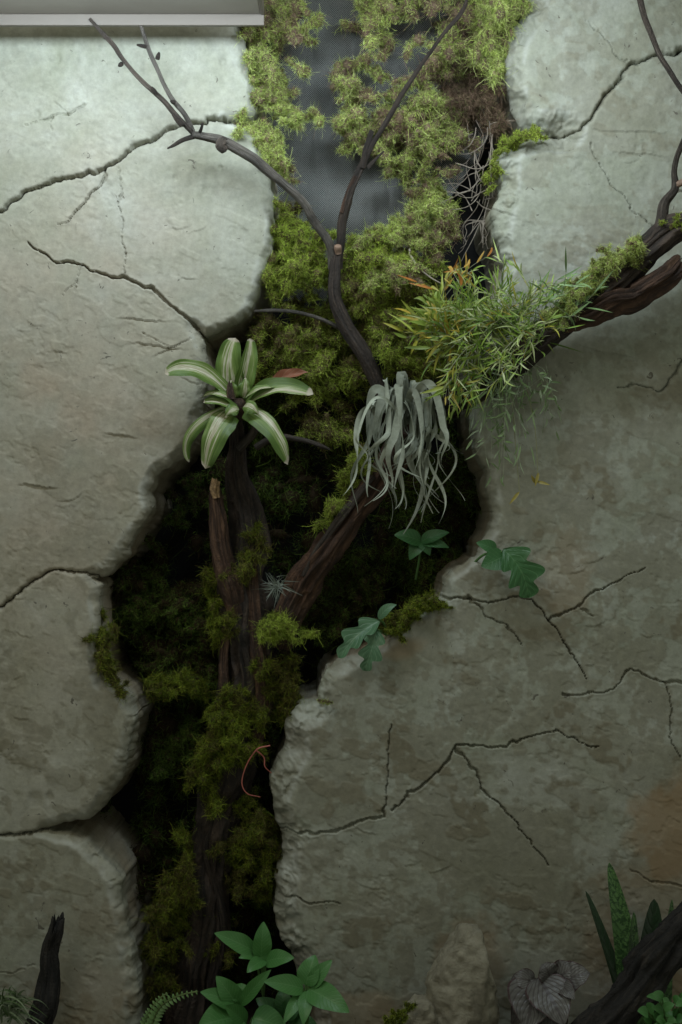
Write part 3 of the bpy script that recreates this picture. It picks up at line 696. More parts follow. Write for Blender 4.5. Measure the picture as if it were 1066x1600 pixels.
HANG = 'moss clumps growing in the wall opening'
moss('moss_clump', fill([(368,30),(395,-60),(470,-60),(474,45),(452,68),(442,105),(434,145),(415,175),(402,150),(386,90)], 85, -.10, -.02, 301, .05), (9,20), 420, 'lime',
     'lime moss clump hanging beside the pale shelf edge, top left of the opening', seed=301, brown=.22, droop=.5)
moss('moss_clump', along([(410,130,-.05),(432,165,-.03),(460,182,-.02),(488,186,-.02)], 22, 4, 302), (6,13), 320, 'lime', 'curled finger of green moss pointing right at the netting below the shelf', seed=302, brown=.05)
moss('moss_clump', along([(378,190,-.01),(402,205,0),(425,235,-.01),(440,270,-.02)], 34, 5, 303), (7,13), 320, 'lime', 'narrow strip of bright moss wedged behind the upper left lobe of plaster', seed=303, brown=.05)
C3 = [(565,25),(590,-60),(740,-60),(735,50),(720,110),(690,170),(705,215),(690,250),(660,285),(630,278),(600,240),(552,228),(532,195),(525,140),(535,112),(592,78),(566,55)]
moss('moss_clump', fill(C3, 250, -.14, -.05, 304, .05, (60, -.20)), (9,21), 430, 'lime', 'largest hanging moss mat, lime and brown, over the netting behind the tall bare branch', seed=304, brown=.22, droop=.5)
moss('moss_clump', along([(660,285,-.08),(655,310,-.07),(690,320,-.07),(702,350,-.06),(680,375,-.06),(640,385,-.06),(655,345,-.06),(620,350,-.06),(590,370,-.05),(560,398,-.05)], 75, 7, 305), (8,15), 380, 'lime', 'looping rope of moss under the hanging mat, right of the branch fork', seed=305, brown=.12)
moss('moss_clump', fill([(748,-60),(820,-60),(812,10),(796,50),(784,95),(780,145),(770,145),(762,110),(748,60)], 62, -.10, -.02, 306, .03), (8,16), 420, 'lime', 'stringy green moss hanging against the upper right slab', seed=306, brown=.10, droop=1.1, length=(.012,.028), stretch=1.5)
moss('moss_clump', fill([(700,60),(745,20),(760,120),(740,160),(735,225),(705,225),(690,180)], 60, -.15, -.09, 307), (8,15), 420, 'brown', 'brown dried moss hanging between the big mat and the stringy green moss', seed=307, brown=.5, droop=.9, length=(.012,.030))
moss('moss_clump', along([(768,130,-.08),(775,170,-.07),(785,205,-.07)], 16, 5, 308), (6,11), 300, 'brown', 'small brown tuft below the stringy moss, beside the dark gap', seed=308, brown=.6, droop=.9, length=(.012,.026))
moss('moss_clump', along([(850,207,.0),(815,212,.0),(788,228,-.01),(772,255,-.03),(768,290,-.05)], 30, 3.5, 309), (4,8), 260, 'mid', 'thin moss creeping over the rounded shoulder of the right slab', seed=309, brown=.25, length=(.005,.012))
moss('moss_clump', fill([(425,322),(465,328),(500,375),(505,392),(515,425),(498,455),(455,470),(420,470),(428,430),(428,380)], 80, -.10, -.04, 310, .03, (40,-.16)), (8,19), 420, 'mid', 'green moss clump left of the branch fork, behind the bare arching limb', seed=310, brown=.12)
moss('moss_clump', fill([(535,398),(600,372),(640,395),(665,425),(668,470),(650,520),(690,560),(700,590),(640,600),(602,596),(580,540),(545,470)], 170, -.12, -.04, 311, .05, (45,-.13)), (10,22), 430, 'mid', 'full moss mass between the dark branch and the narrow-leaved plant', seed=311, brown=.10)
moss('moss_clump', along([(585,430,.0),(615,425,.02),(645,432,.0)], 20, 6, 312), (12,18), 520, 'lime', 'rounded pale moss cushion bulging above the silvery plant', seed=312, brown=.0, length=(.006,.013))
moss('moss_clump', fill([(395,488),(520,470),(560,555),(575,640),(555,700),(515,690),(470,650),(455,600),(430,575),(392,590)], 150, -.17, -.09, 313, .03, (42,-.11)), (9,20), 380, 'mid', 'shaded moss sheet right of the bromeliad, under the pale bare twig', seed=313, brown=.22)
moss('moss_clump', along([(570,705,-.06),(556,735,-.07),(540,770,-.06),(520,800,-.06),(505,822,-.06)], 26, 5, 314), (6,11), 300, 'mid', 'moss strip along the upper side of the slanting limb', seed=314, brown=.15)
# deep back of the opening
BACK = [(330,560),(420,560),(560,640),(640,560),(740,600),(740,720),(765,830),(700,890),(640,960),(520,1040),(450,1110),(430,1290),(430,1440),(480,1600),(500,1700),(215,1700),(210,1480),(185,1370),(130,1290),(200,1190),(205,1100),(155,1000),(165,895),(235,790),(250,745),(310,680)]
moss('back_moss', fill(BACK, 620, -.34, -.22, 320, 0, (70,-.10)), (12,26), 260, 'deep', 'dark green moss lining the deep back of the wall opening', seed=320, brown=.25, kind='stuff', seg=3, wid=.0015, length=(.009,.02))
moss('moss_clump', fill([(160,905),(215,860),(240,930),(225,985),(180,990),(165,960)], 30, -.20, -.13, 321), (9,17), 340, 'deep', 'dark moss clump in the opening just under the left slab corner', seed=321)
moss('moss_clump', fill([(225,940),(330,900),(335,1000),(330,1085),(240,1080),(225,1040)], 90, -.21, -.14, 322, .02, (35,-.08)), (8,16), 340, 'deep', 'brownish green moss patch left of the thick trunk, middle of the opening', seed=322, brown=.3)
moss('moss_clump', along([(235,1078,-.14),(262,1062,-.13),(290,1058,-.12),(318,1070,-.13),(332,1085,-.13)], 34, 6, 323), (6,11), 300, 'olive', 'moss ledge arching over the dark hollow left of the trunk', seed=323)
moss('moss_clump', along([(152,975,-.01),(158,1015,-.01),(172,1055,-.01),(196,1088,-.01)], 40, 5, 324), (5,10), 280, 'olive', 'olive moss growing down the right rim of the middle left slab', seed=324, brown=.45)
moss('moss_clump', along([(334,895,-.08),(336,930,-.08),(338,970,-.08),(344,1005,-.09)], 26, 4, 325), (5,9), 280, 'olive', 'narrow moss strip on the left flank of the trunk', seed=325, brown=.1)
moss('moss_clump', along([(395,825,-.09),(400,860,-.07),(385,885,-.05),(362,905,-.05)], 30, 5, 326), (5,10), 280, 'olive', 'curved moss patch hugging the trunk just under its fork', seed=326, brown=.35)
moss('moss_clump', along([(362,955,-.05),(360,985,-.05),(356,1000,-.05)], 10, 3, 327), (4,7), 220, 'olive', 'small moss fleck on the front of the trunk', seed=327, brown=.2)
moss('moss_clump', along([(412,985,-.04),(435,975,-.02),(462,992,-.04)], 22, 5, 328), (7,12), 380, 'mid', 'bright moss cushion at the right of the trunk, under the small air plant', seed=328, brown=.05)
moss('moss_clump', fill([(408,1030),(440,1020),(470,1060),(470,1110),(440,1130),(400,1115),(380,1100),(395,1070)], 60, -.10, -.05, 329, .02, (30,-.1)), (6,13), 340, 'olive', 'moss below the bright cushion, right side of the trunk', seed=329, brown=.3)
moss('moss_clump', fill([(340,1090),(375,1075),(400,1105),(395,1160),(370,1190),(345,1200),(335,1275),(312,1270),(308,1200),(322,1140)], 110, -.08, -.03, 330, .02), (7,14), 360, 'olive', 'large moss sleeve wrapped round the lower trunk, above the red root', seed=330, brown=.15)
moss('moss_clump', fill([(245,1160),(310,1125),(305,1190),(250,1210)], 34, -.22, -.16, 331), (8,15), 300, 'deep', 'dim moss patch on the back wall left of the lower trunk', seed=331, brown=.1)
moss('moss_clump', fill([(268,1305),(302,1300),(298,1350),(305,1430),(285,1480),(275,1545),(240,1550),(232,1500),(240,1420),(258,1350)], 110, -.10, -.05, 332, .02, (24,-.12)), (6,13), 340, 'olive', 'yellow-green moss column left of the trunk foot', seed=332, brown=.3)
moss('moss_clump', fill([(355,1270),(395,1240),(430,1290),(435,1330),(425,1400),(400,1440),(370,1400),(342,1370)], 80, -.12, -.06, 333, .03, (30,-.12)), (8,15), 340, 'olive', 'sagging moss between the trunk foot and the right slab', seed=333, brown=.3, droop=.7)
moss('moss_clump', along([(345,1440,-.10),(350,1475,-.10),(348,1500,-.10)], 12, 6, 334), (6,10), 260, 'olive', 'little moss tuft just above the broad-leaved plants', seed=334, brown=.4)
moss('moss_clump', along([(600,985,.0),(620,970,.01),(645,956,.01),(668,946,.0),(688,938,.0)], 44, 5, 335), (5,11), 300, 'olive', 'moss strip lying on the sloping ledge of the right slab', seed=335, brown=.1, length=(.005,.012))
moss('moss_clump', along([(497,1100,.0),(512,1099,.01)], 5, 1.5, 336), (3,5), 160, 'lime', 'tiny bright moss spot on the step of the right slab', seed=336, brown=0, length=(.003,.006))
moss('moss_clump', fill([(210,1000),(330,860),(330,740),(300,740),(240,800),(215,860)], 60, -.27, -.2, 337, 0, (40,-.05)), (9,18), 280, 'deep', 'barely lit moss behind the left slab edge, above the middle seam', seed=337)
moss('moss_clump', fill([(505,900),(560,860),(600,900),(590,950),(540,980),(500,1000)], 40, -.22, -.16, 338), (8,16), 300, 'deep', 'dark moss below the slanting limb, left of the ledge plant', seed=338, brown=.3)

# ------------------------------------------------------------------ wood
t = thing('thick_trunk', 'thick dark driftwood trunk rising up the middle of the opening to the bromeliad', 'trunk', W(320, 1640, -.12))
mktube('trunk_wood', [(290,1660,-.14,40),(310,1500,-.13,38),(322,1400,-.12,34),(335,1300,-.12,33),(362,1200,-.12,38),(383,1100,-.12,42),(385,1000,-.12,40),(380,920,-.12,36),(385,850,-.12,29),(378,780,-.11,24),(372,730,-.08,18),(372,690,-.04,13),(372,655,.0,9)], M['bark'], t, ns=72, ridge=.22, lump=.16, rscale=3.5, seed=3, wob=.012)
mktube('split_limb', [(372,960,-.075,14),(362,920,-.065,17),(350,880,-.06,16),(342,830,-.06,14),(338,790,-.06,11),(337,762,-.06,9)], M['redbark'], t, ns=40, ridge=.24, lump=.1, rscale=3, seed=4, wob=.004, jag=.012)
mktube('broken_end', [(338,778,-.045,5),(336,764,-.042,6.5),(338,752,-.042,6)], M['pale'], t, ns=28, ridge=.4, rscale=3, seed=6, jag=.012)
mktube('strand', [(400,1160,-.08,9),(408,1080,-.075,12),(402,1000,-.075,12),(396,930,-.08,10),(392,870,-.09,8)], M['redbark'], t, ns=32, ridge=.28, lump=.15, seed=8, wob=.006)
mktube('strand', [(360,1150,-.078,7),(352,1080,-.07,9),(352,1010,-.07,8),(362,950,-.075,7)], M['redbark'], t, ns=32, ridge=.28, lump=.15, seed=9, wob=.006)
mktube('strand', [(330,1560,-.09,10),(345,1480,-.09,11),(340,1400,-.085,9),(322,1330,-.08,8),(335,1290,-.08,6)], M['bark'], t, ns=32, ridge=.3, lump=.15, seed=10, wob=.008)
mktube('twig', [(400,700,-.06,6),(432,683,-.05,5),(468,686,-.04,4),(500,695,-.03,4),(517,702,-.03,2)], M['twig'], t, ns=14, ridge=.2, lump=.2, seed=11, wob=.006)
mktube('twig', [(372,700,-.02,8),(392,680,-.01,7),(402,660,.0,5)], M['twig'], t, ns=14, ridge=.2, lump=.2, seed=12)
t = thing('slanting_limb', 'brown driftwood limb slanting down from the silvery plant to the trunk', 'driftwood', W(440, 990, -.12))
mktube('limb_wood', [(650,640,-.10,20),(625,700,-.09,22),(590,750,-.08,22),(555,795,-.08,22),(515,850,-.08,23),(480,905,-.09,25),(455,955,-.10,24),(435,1010,-.12,20)], M['redbark'], t, ns=56, ridge=.24, lump=.14, rscale=3.2, seed=14, wob=.008)
mktube('bark_strip', [(585,745,-.048,5),(560,775,-.043,6),(535,805,-.043,6),(512,835,-.045,5),(490,870,-.05,5),(474,900,-.055,4)], M['twig'], t, ns=14, ridge=.3, lump=.2, seed=15, wob=.003)

t = thing('climbing_branch', 'bare dark branch forking in the middle, its thin tips reaching the wall shelf', 'branch', W(598, 610, -.10))
mktube('main_stem', [(602,622,-.04,11),(587,585,-.03,12),(568,548,-.02,12),(543,510,-.015,11),(522,465,-.01,10.5),(522,425,-.01,10),(526,392,-.01,8.5)], M['bark'], t, ns=30, ridge=.14, lump=.15, seed=20, wob=.006)
mktube('left_limb', [(520,420,-.02,7.4),(515,385,.0,6.6),(497,350,.02,6.6),(468,313,.05,6.6),(430,278,.07,7.0),(392,245,.09,7.4),(352,222,.10,7.4),(325,215,.10,6.6),(303,210,.10,5.7)], M['palebark'], t, ns=26, ridge=.12, lump=.12, seed=21, wob=.006)
mktube('knot', [(352,216,.105,5.7),(345,226,.105,9.0),(352,236,.10,6.6)], M['twig'], t, ns=16, ridge=.2, lump=.2, seed=22)
mktube('twig', [(305,212,.10,4.1),(285,190,.11,4.3),(262,165,.11,3.8),(235,140,.12,3.6),(195,97,.13,3.3),(178,72,.13,3.3),(158,50,.13,3.0),(140,28,.13,2.5)], M['twig'], t, ns=18, ridge=.1, lump=.22, seed=23, wob=.003)
mktube('twig', [(303,210,.10,4.1),(290,180,.11,3.9),(270,155,.11,3.6),(255,128,.12,3.4),(242,100,.12,3.3),(230,72,.12,3.1),(222,48,.12,2.8),(218,30,.12,2.5)], M['palebark'], t, ns=18, ridge=.1, lump=.18, seed=24, wob=.003)
mktube('twig', [(303,213,.10,4.1),(285,219,.12,3.3),(272,227,.14,2.6),(262,232,.15,1.2)], M['bark'], t, ns=12, ridge=.1, seed=25)
mktube('twig', [(311,210,.10,2.9),(315,200,.12,2.3),(317,192,.13,1.5)], M['bark'], t, ns=10, seed=26)
for (a, b, c, d, s) in ((228,73,214,70,3.2),(246,92,249,82,3.6),(272,160,267,158,3.5),(190,100,186,103,3.6),(165,60,163,50,3),(243,145,237,136,3.6),(285,195,270,178,5)):
    mktube('bud', [(a,b,.125,s),( (a+c)/2,(b+d)/2,.13,s*.9),(c,d,.135,s*.45)], M['bark'], t, ns=10, seed=27+a)
mktube('right_limb', [(530,420,-.03,6.6),(530,390,-.02,7.0),(538,340,.0,7.0),(552,290,.02,7.0),(568,255,.03,6.6),(582,225,.04,4.5),(600,195,.05,3.9),(620,160,.06,3.8),(640,125,.06,3.6),(662,92,.07,3.4),(690,55,.07,3.1),(715,22,.08,3.0),(735,-12,.08,2.8),(760,-60,.08,2.9)], M['bark'], t, ns=22, ridge=.14, lump=.2, seed=30, wob=.010)
mktube('twig', [(566,262,.03,5.7),(572,235,.04,4.9),(578,215,.045,4.1),(581,204,.05,3.3)], M['bark'], t, ns=14, ridge=.2, seed=31)
mktube('twig', [(534,332,.01,3.3),(544,300,.02,3.7),(556,275,.03,3.3)], M['redbark'], t, ns=12, ridge=.2, seed=32)
mktube('twig', [(575,262,.03,3.7),(588,248,.035,2.5),(600,236,.04,1.3)], M['bark'], t, ns=10, seed=33)
mktube('side_twig', [(545,520,-.05,4.1),(525,510,-.03,3.7),(500,498,-.01,3.3),(465,488,.01,3.1),(430,485,.02,2.9),(398,486,.03,1.6)], M['palebark'], t, ns=12, ridge=.1, lump=.1, seed=34)
mktube('cut_end', [(529,396,.0,5),(528,388,.006,6.2),(528,384,.01,5.5)], M['cut'], t, ns=16, seed=35)

t = thing('mossy_branch', 'thick rough mossy branch crossing from the right edge into the narrow-leaved plant', 'branch', W(1066, 360, .12))
mktube('main_wood', [(1160,318,.15,19),(1090,345,.15,19),(1050,362,.14,20),(1015,392,.13,21),(975,428,.12,22),(930,462,.10,23),(880,500,.08,24),(830,540,.05,24),(780,585,.02,22),(720,625,-.04,18),(660,650,-.09,14)], M['bark'], t, ns=56, ridge=.26, lump=.2, rscale=3.2, seed=40, wob=.008)
mktube('forked_limb', [(880,500,.09,18),(915,485,.11,19),(955,472,.13,19),(995,457,.14,18),(1030,434,.15,17),(1050,420,.15,14),(1061,411,.15,12)], M['redbark'], t, ns=60, ridge=.36, lump=.28, rscale=3.6, seed=41, wob=.012, jag=.012)
mktube('twig', [(1030,372,.14,11),(1036,345,.14,9),(1040,318,.14,7.5),(1055,296,.14,6),(1054,270,.14,4.5),(1058,245,.14,4.5),(1070,212,.14,4),(1090,175,.14,3.5)], M['twig'], t, ns=20, ridge=.16, lump=.16, seed=42, wob=.004)
mktube('twig', [(1056,290,.14,5),(1075,280,.15,5),(1110,262,.16,4)], M['cut'], t, ns=12, ridge=.1, lump=.1, seed=43)
moss('moss_clump', along([(995,382,.165),(965,405,.16),(940,425,.155),(915,448,.14),(895,470,.125),(870,495,.11)], 52, 5, 340, .004), (7,13), 380, 'lime', 'pale green moss sleeve on top of the thick branch at the right', seed=340, brown=.03, length=(.006,.014))
moss('moss_clump', along([(1050,352,.17),(1066,346,.17),(1090,338,.17)], 14, 3, 341, .004), (4,7), 200, 'mid', 'thin moss film on the branch where it leaves the right edge', seed=341, brown=.1, length=(.004,.009))
o = mktube('hanging_twig', [(985,-60,.12,4),(998,-10,.12,4.5),(1010,35,.12,4.5),(1025,75,.12,4.2),(1045,108,.13,4),(1070,145,.13,4),(1110,190,.13,3.5)], M['twig'], ns=16, ridge=.1, lump=.14, seed=45, wob=.003)
tag(o, 'thin bare twig hanging in front of the top right slab', 'twig')
o = mktube('charred_stick', [(48,1690,.09,19),(58,1620,.10,18),(68,1570,.10,17),(76,1520,.10,15),(80,1480,.10,13),(84,1455,.10,11),(86,1444,.10,10)], M['char'], ns=48, ridge=.16, lump=.38, rscale=1.6, seed=46, wob=.016, jag=.022)
tag(o, 'short blackened stick standing upright in front of the lowest left slab', 'stick')
o = mktube('charred_log', [(1130,1385,.20,30),(1080,1435,.20,31),(1040,1480,.20,31),(1000,1530,.20,32),(960,1580,.20,34),(915,1640,.20,36),(870,1700,.18,38)], M['char'], ns=72, ridge=.22, lump=.22, rscale=3, seed=47, wob=.008)
tag(o, 'big charred log leaning across the bottom right corner', 'log')

# roots
def roots(name, label, lines, m, cat='root', r0=1.3, group=None):
    V = []; a = []
    parts = [tube([(x, y, f, r0*(1-.6*i/len(l))) for i, (x, y, f) in enumerate(l)], nl=max(12, len(l)*6), ns=6, seed=i_, wob=.006, cap=False) for i_, l in enumerate(lines)]
    VV = []; FF = []; UU = []; n = 0
    for v, f, u in parts:
        VV.append(v); UU.append(u); FF += [tuple(i+n for i in q) for q in f]; n += len(v)
    return tag(mk(name, np.concatenate(VV), FF, m, uv=np.concatenate(UU)), label, cat, group)
roots('red_root', 'thin reddish root looping in front of the dark hollow beside the right slab', [[(422,1165,-.03),(400,1172,-.02),(384,1195,-.02),(377,1222,-.02),(386,1240,-.02),(405,1246,-.03)], [(400,1172,-.02),(412,1184,-.03),(414,1198,-.03),(424,1208,-.04)]], M['root'], r0=1.4)
rr = random.Random(3); ls = []
for k in range(34):
    x, y = rr.uniform(735, 775), rr.uniform(190, 330); f = rr.uniform(-.13, -.06); l = [(x, y, f)]; a = rr.choice([rr.uniform(.9, 2.2), rr.uniform(0, 6.28)])
    for i in range(rr.randint(3, 7)): a += rr.uniform(-.5, .5); x += math.cos(a)*14; y += math.sin(a)*14; l.append((x, y, f+rr.uniform(-.01, .01)))
    ls.append(l)
ls += [[(765,190,-.07),(768,240,-.07),(765,290,-.07),(760,330,-.08),(755,380,-.08)], [(770,210,-.06),(766,260,-.06),(770,310,-.07)], [(700,300,-.07),(730,300,-.07),(760,270,-.07)], [(712,255,-.08),(745,262,-.07),(775,250,-.07)]]
roots('dry_roots', 'tangle of pale dry rootlets in the dark gap left of the right slab', ls, M['fibre'], r0=1.0)
roots('pale_root', 'single pale root curving down from the moss above the narrow-leaved plant', [[(640,390,-.03),(646,408,0),(655,420,.01),(672,432,.02),(690,442,.02)]], M['fibre'], r0=2.0)
ls = []
for k in range(14):
    x, y = rr.uniform(730, 775), rr.uniform(330, 390); l = [(x, y, -.12)]
    for i in range(4): x += rr.uniform(-9, 9); y += rr.uniform(5, 18); l.append((x, y, -.12+rr.uniform(-.01, .01)))
    l[0] = (752, 345, -.12); ls.append(l)
roots('hanging_roots', 'faint roots hanging in the dark behind the narrow-leaved plant', ls, M['fibre'], r0=.9)

# ------------------------------------------------------------------ plants
def leafobj(parent, P0, P1, bow, width, m, name='leaf', col=None, label=None, **k):
    V, F, U = leaf(P0, P1, bow, width, **k)
    o = mk(name, V, F, m, parent, uv=U, col=np.broadcast_to(np.array(col if col is not None else (1, 1, 1), float), (len(V), 3)))
    if label: o['label'] = label
    return o
def stemline(parent, pts, col=(.10, .20, .06), r0=2.0, name='stem'):
    V, F, U = tube([(x, y, f, r0) for x, y, f in pts], nl=16, ns=7, cap=False)
    return mk(name, V, F, M['stem'], parent, uv=U, col=np.broadcast_to(np.array(col), (len(V), 3)))
# bromeliad
b = thing('bromeliad', 'bromeliad rosette of striped green and cream strap leaves on top of the trunk', 'bromeliad', W(372, 660, .0))
BL = [ # base, tip, f0, fmid bow(px forward as metres), f1, width, bow up px, side px
    ((352,612),(258,584),.03,.06,.09, 31,(0,22),'strap'),
    ((364,616),(368,528),.00,.03,.02, 40,(-8,0),'strap'),
    ((376,614),(391,529),.01,.03,.03, 27,(4,0),'strap'),
    ((386,632),(490,616),.03,.06,.07, 30,(-8,22),'strap'),
    ((384,622),(434,608),.04,.05,.06, 16,(0,8),'lance'),
    ((362,628),(315,622),.05,.05,.06, 19,(0,10),'strap'),
    ((372,642),(318,628),.05,.05,.07, 17,(0,8),'strap'),
    ((352,640),(296,722),.05,.06,.05, 17,(-28,4),'strap'),
    ((362,646),(322,732),.05,.09,.07, 38,(-4,12),'strap'),
    ((384,642),(450,726),.05,.09,.07, 30,(10,14),'strap'),
    ((366,622),(361,594),.04,.02,.05, 18,(0,0),'ovate'),
    ((374,640),(352,652),.06,.04,.08, 18,(0,6),'lance'),
    ((380,636),(404,648),.06,.04,.08, 20,(0,6),'lance'),
    ((380,622),(384,590),.03,.02,.04, 18,(0,0),'lance'),
]
for i, (p0, p1, f0, fb, f1, wd, bow, kind) in enumerate(BL):
    bv_ = np.array([bow[0]*K*1.6, -fb*.55, bow[1]*K*1.6])
    up = abs(p1[0]-p0[0]) < 25 and p1[1] < p0[1]
    Nv = (0.15*(1 if p1[0] > p0[0] else -1), -1, .15) if up else (0, -1, .9) if p1[1] < 640 else (.1, -1, .25)
    leafobj(b, W(*p0, f0), W(*p1, f1), bv_, wd*1.12*K, M['brom'], col=((.62, .42, .5, .72, .4, .6, .45, .7, .62, .3, .5, .5, .4, .6)[i], i*.21, i*.6), N=Nv, kind=kind, nu=26, nv=11, fold=.10 if not up else .25, curl=-.25 if i < 7 else .18, ripple=.04, twist=(.5, .35, -.45, -.35, .6, -.5, .3, .7, -.4, .55, 0, .3, -.3, .2)[i], seed=i)
leafobj(b, W(420,602,.0), W(483,582,.04), (0, -.01, .012), 20*K, M['dead'], N=(0, -1, .5), kind='lance', fold=.7, ripple=.08, seed=3, label='withered red-brown leaf')
mktube('cup', [(374,642,.0,17),(373,634,.03,13),(372,626,.04,9)], M['redbark'], b, ns=20, lump=.12)
mktube('dry_bract', [(361,624,.05,6),(360,606,.05,5),(361,596,.045,3)], M['redbark'], b, ns=12, ridge=.3)

# silvery curly air plant
sp_ = thing('curly_air_plant', 'silvery air plant with long curling ribbon leaves, hanging below the green plant', 'air plant', W(628, 640, -.02))
r = np.random.default_rng(12)
def curly(B, dx, rise, drop, out, L, w0, cx_, ph, tw, tipc=0.0):
    n = 46; t = np.linspace(0, 1, n); om = r.uniform(5, 10)
    x = B[0] + dx*(1-np.exp(-6*t)) + cx_*np.sin(ph + t*om)*t**.6*(1-.35*t) + tipc*np.clip(t-.75, 0, 1)**2*14
    z = B[2] + rise*np.sin(np.pi*np.clip(t*2.6, 0, 1))*(1-.3*t) - drop*np.clip(t-.10, 0, 1)**1.15
    y = B[1] - out*(1-np.exp(-5*t)) + cx_*.8*np.cos(ph + t*om)*t + out*.3*t
    z = z + np.abs(tipc)*np.clip(t-.8, 0, 1)**2*10
    P = np.stack([x, y, z], 1)
    w_ = w0*K*.5*(np.minimum(1, .75+t*2)*(1-t)**.95*.95+.08)
    return ribbon(P, w_, (0, -1, .25), tw, r.uniform(-1.0, 1.0), fold=.22, nv=5)
for i in range(50):
    ring = i/50; B = W(630+r.normal()*8, 650+r.uniform(-8, 14), r.uniform(-.03, .02))
    side = r.uniform(-1, 1); front = r.uniform(.25, 1)
    dx = (side*r.uniform(40, 80)+r.normal()*12)*K; rise = r.uniform(22, 76)*K*(1-.35*side*side)
    long = r.random() < .5
    drop = (r.uniform(160, 215) if long else r.uniform(75, 140))*K*(1-.25*abs(side))
    wd_ = r.uniform(12, 19) if i % 3 else r.uniform(5, 9)
    V, F, U = curly(B, dx, rise, drop, front*.10, 1, wd_, r.uniform(10, 26)*K, r.uniform(0, 6.28), r.uniform(-7, 7), r.uniform(-1, 1)*20*K)
    g = r.uniform(.6, 1.15); mk('leaf', V, F, M['silver'], sp_, uv=U, col=np.broadcast_to(np.array((.37, .395, .315))*g, (len(V), 3)))
mktube('stalk', [(628,640,-.05,10),(628,625,-.01,12),(628,612,.0,7)], M['twig'], sp_, ns=14, lump=.2)

# leaves helper for fine-leaved plants
def fine_leaf(P, d, L, w, bend, tw):
    n = 6; t = np.linspace(0, 1, n)[:, None]
    C = P + d*L*t + bend*L*t*t
    wd = (np.sin(np.pi*np.clip(t[:, 0]*.94+.05, 0, 1)**.8)**.8)*w*.5
    return ribbon(C, wd, nrm(np.array([tw, -1, .3])), fold=.25, nv=3)
def fine_plant(name, label, cat, stems, m, loc, nbig=100, stemcol=(.30, .30, .20), group=None):
    """stems: list of (points Nx3, [leaf tuples (P,d,L,w,bend,tw,col)])"""
    root = thing(name, label, cat, loc, group)
    leaves = [l for s in stems for l in s[1]]
    leaves.sort(key=lambda l: -(l[2]*l[3]*(1.3 - 4*l[0][1])))
    for l in leaves[:nbig]:
        V, F, U = fine_leaf(*l[:6]); mk('leaf', V, F, m, root, uv=U, col=np.broadcast_to(np.array(l[6]), (len(V), 3)))
    if len(leaves) > nbig:
        a = Acc()
        for l in leaves[nbig:]: V, F, U = fine_leaf(*l[:6]); a.add(V, F, U, l[6])
        tag(a.build('foliage', m, root), kind='stuff')
    a = Acc()
    for pts, _, sr in stems:
        P = spline(pts, 14); T, N, B = frames(P); an = np.linspace(0, 2*np.pi, 5, endpoint=False)
        rad = np.linspace(sr, sr*.45, 14)[:, None, None]
        V = P[:, None] + (N[:, None]*np.cos(an)[None, :, None] + B[:, None]*np.sin(an)[None, :, None])*rad
        a.add(V.reshape(-1, 3), gridF(14, 5, True), None, np.array(stemcol)*random.uniform(.7, 1.3))
    so = a.build('stems', M['stem'], root); tag(so, kind='stuff') if len(stems) > 100 else None
    return root
def make_stems(n, bases, target, nleaf, L, w, colf, seed, f=(0, .16), sag=.0, sr=.0011, spread=.55):
    r = np.random.default_rng(seed); out = []; T = in_poly(target, n, r)
    for i in range(n):
        b0 = bases[r.integers(len(bases))]; P0 = W(b0[0]+r.normal()*14, b0[1]+r.normal()*12, b0[2]); f1 = r.uniform(*f)
        P2 = W(T[i, 0], T[i, 1], f1); mid = (P0+P2)/2 + np.array([0, -r.uniform(0, .05), r.uniform(-.01, .04)])
        mid += r.normal(size=3)*.012; P2[2] -= sag*r.random()
        pts = np.array([P0, mid, P2]); Q = spline(pts, 24); Tn = nrm(np.gradient(Q, axis=0)); lv = []
        k = r.integers(nleaf[0], nleaf[1])
        for j in range(k):
            s = int(5 + 18*(j+1)/k); rd = nrm(r.normal(size=3)*np.array([1, .6, 1])); d = nrm(Tn[s]*.75 + rd*spread + np.array([0, -.12, .36]))
            if j == k-1: d = nrm(Tn[s] + rd*.2 + np.array([0, 0, .2]))
            px_ = 533 + Q[s, 0]/K*D/(D+Q[s, 1]); py_ = 800 - (Q[s, 2]-CZ)/K*D/(D+Q[s, 1])
            lv.append((Q[s], d, r.uniform(*L)*K, r.uniform(*w)*K, r.normal(size=3)*.26 + np.array([0, 0, -.15]), r.normal()*.8, colf(px_, py_, r)))
        out.append((pts, lv, sr))
    return out
def gcol(px, py, r):
    left = np.clip((735-px)/80, 0, 1)
    y = r.random() < .12 + .68*left
    if y:
        if py < 470 and r.random() < .45*left + .05: c = np.array([(.50,.20,.04), (.46,.28,.06), (.36,.32,.06)][r.integers(3)])
        else: c = np.array([(.30,.34,.05), (.38,.36,.055), (.22,.30,.05), (.45,.33,.05)][r.integers(4)])
    else: c = np.array([(.20,.32,.045), (.28,.40,.07), (.38,.46,.15), (.13,.22,.035), (.46,.50,.24)][r.integers(5)])
    return c*r.uniform(.8, 1.2)
st = make_stems(105, [(800,510,.06),(740,500,.04),(850,500,.08),(720,540,.02),(770,540,.04)], [(650,455),(690,430),(740,405),(800,400),(862,420),(900,440),(900,500),(850,555),(790,600),(735,640),(700,650),(690,600),(665,540),(640,500)], (14,21), (13,32), (1.8,3.0), gcol, 51, f=(.03,.19))
st += make_stems(26, [(740,520,.03),(720,560,.02)], [(640,470),(700,450),(730,560),(745,620),(705,680),(690,600),(620,570),(610,530)], (7,11), (24,42), (4,6.5), lambda a, b, r: gcol(650, b, r), 52, f=(.02,.14))
st += make_stems(6, [(700,480,.04)], [(640,470),(650,440),(700,430),(770,395),(700,450)], (4,7), (20,32), (3.5,5.5), lambda a, b, r: np.array([(.48,.19,.04),(.46,.28,.06),(.36,.34,.07)][r.integers(3)]), 53, f=(.05,.14))
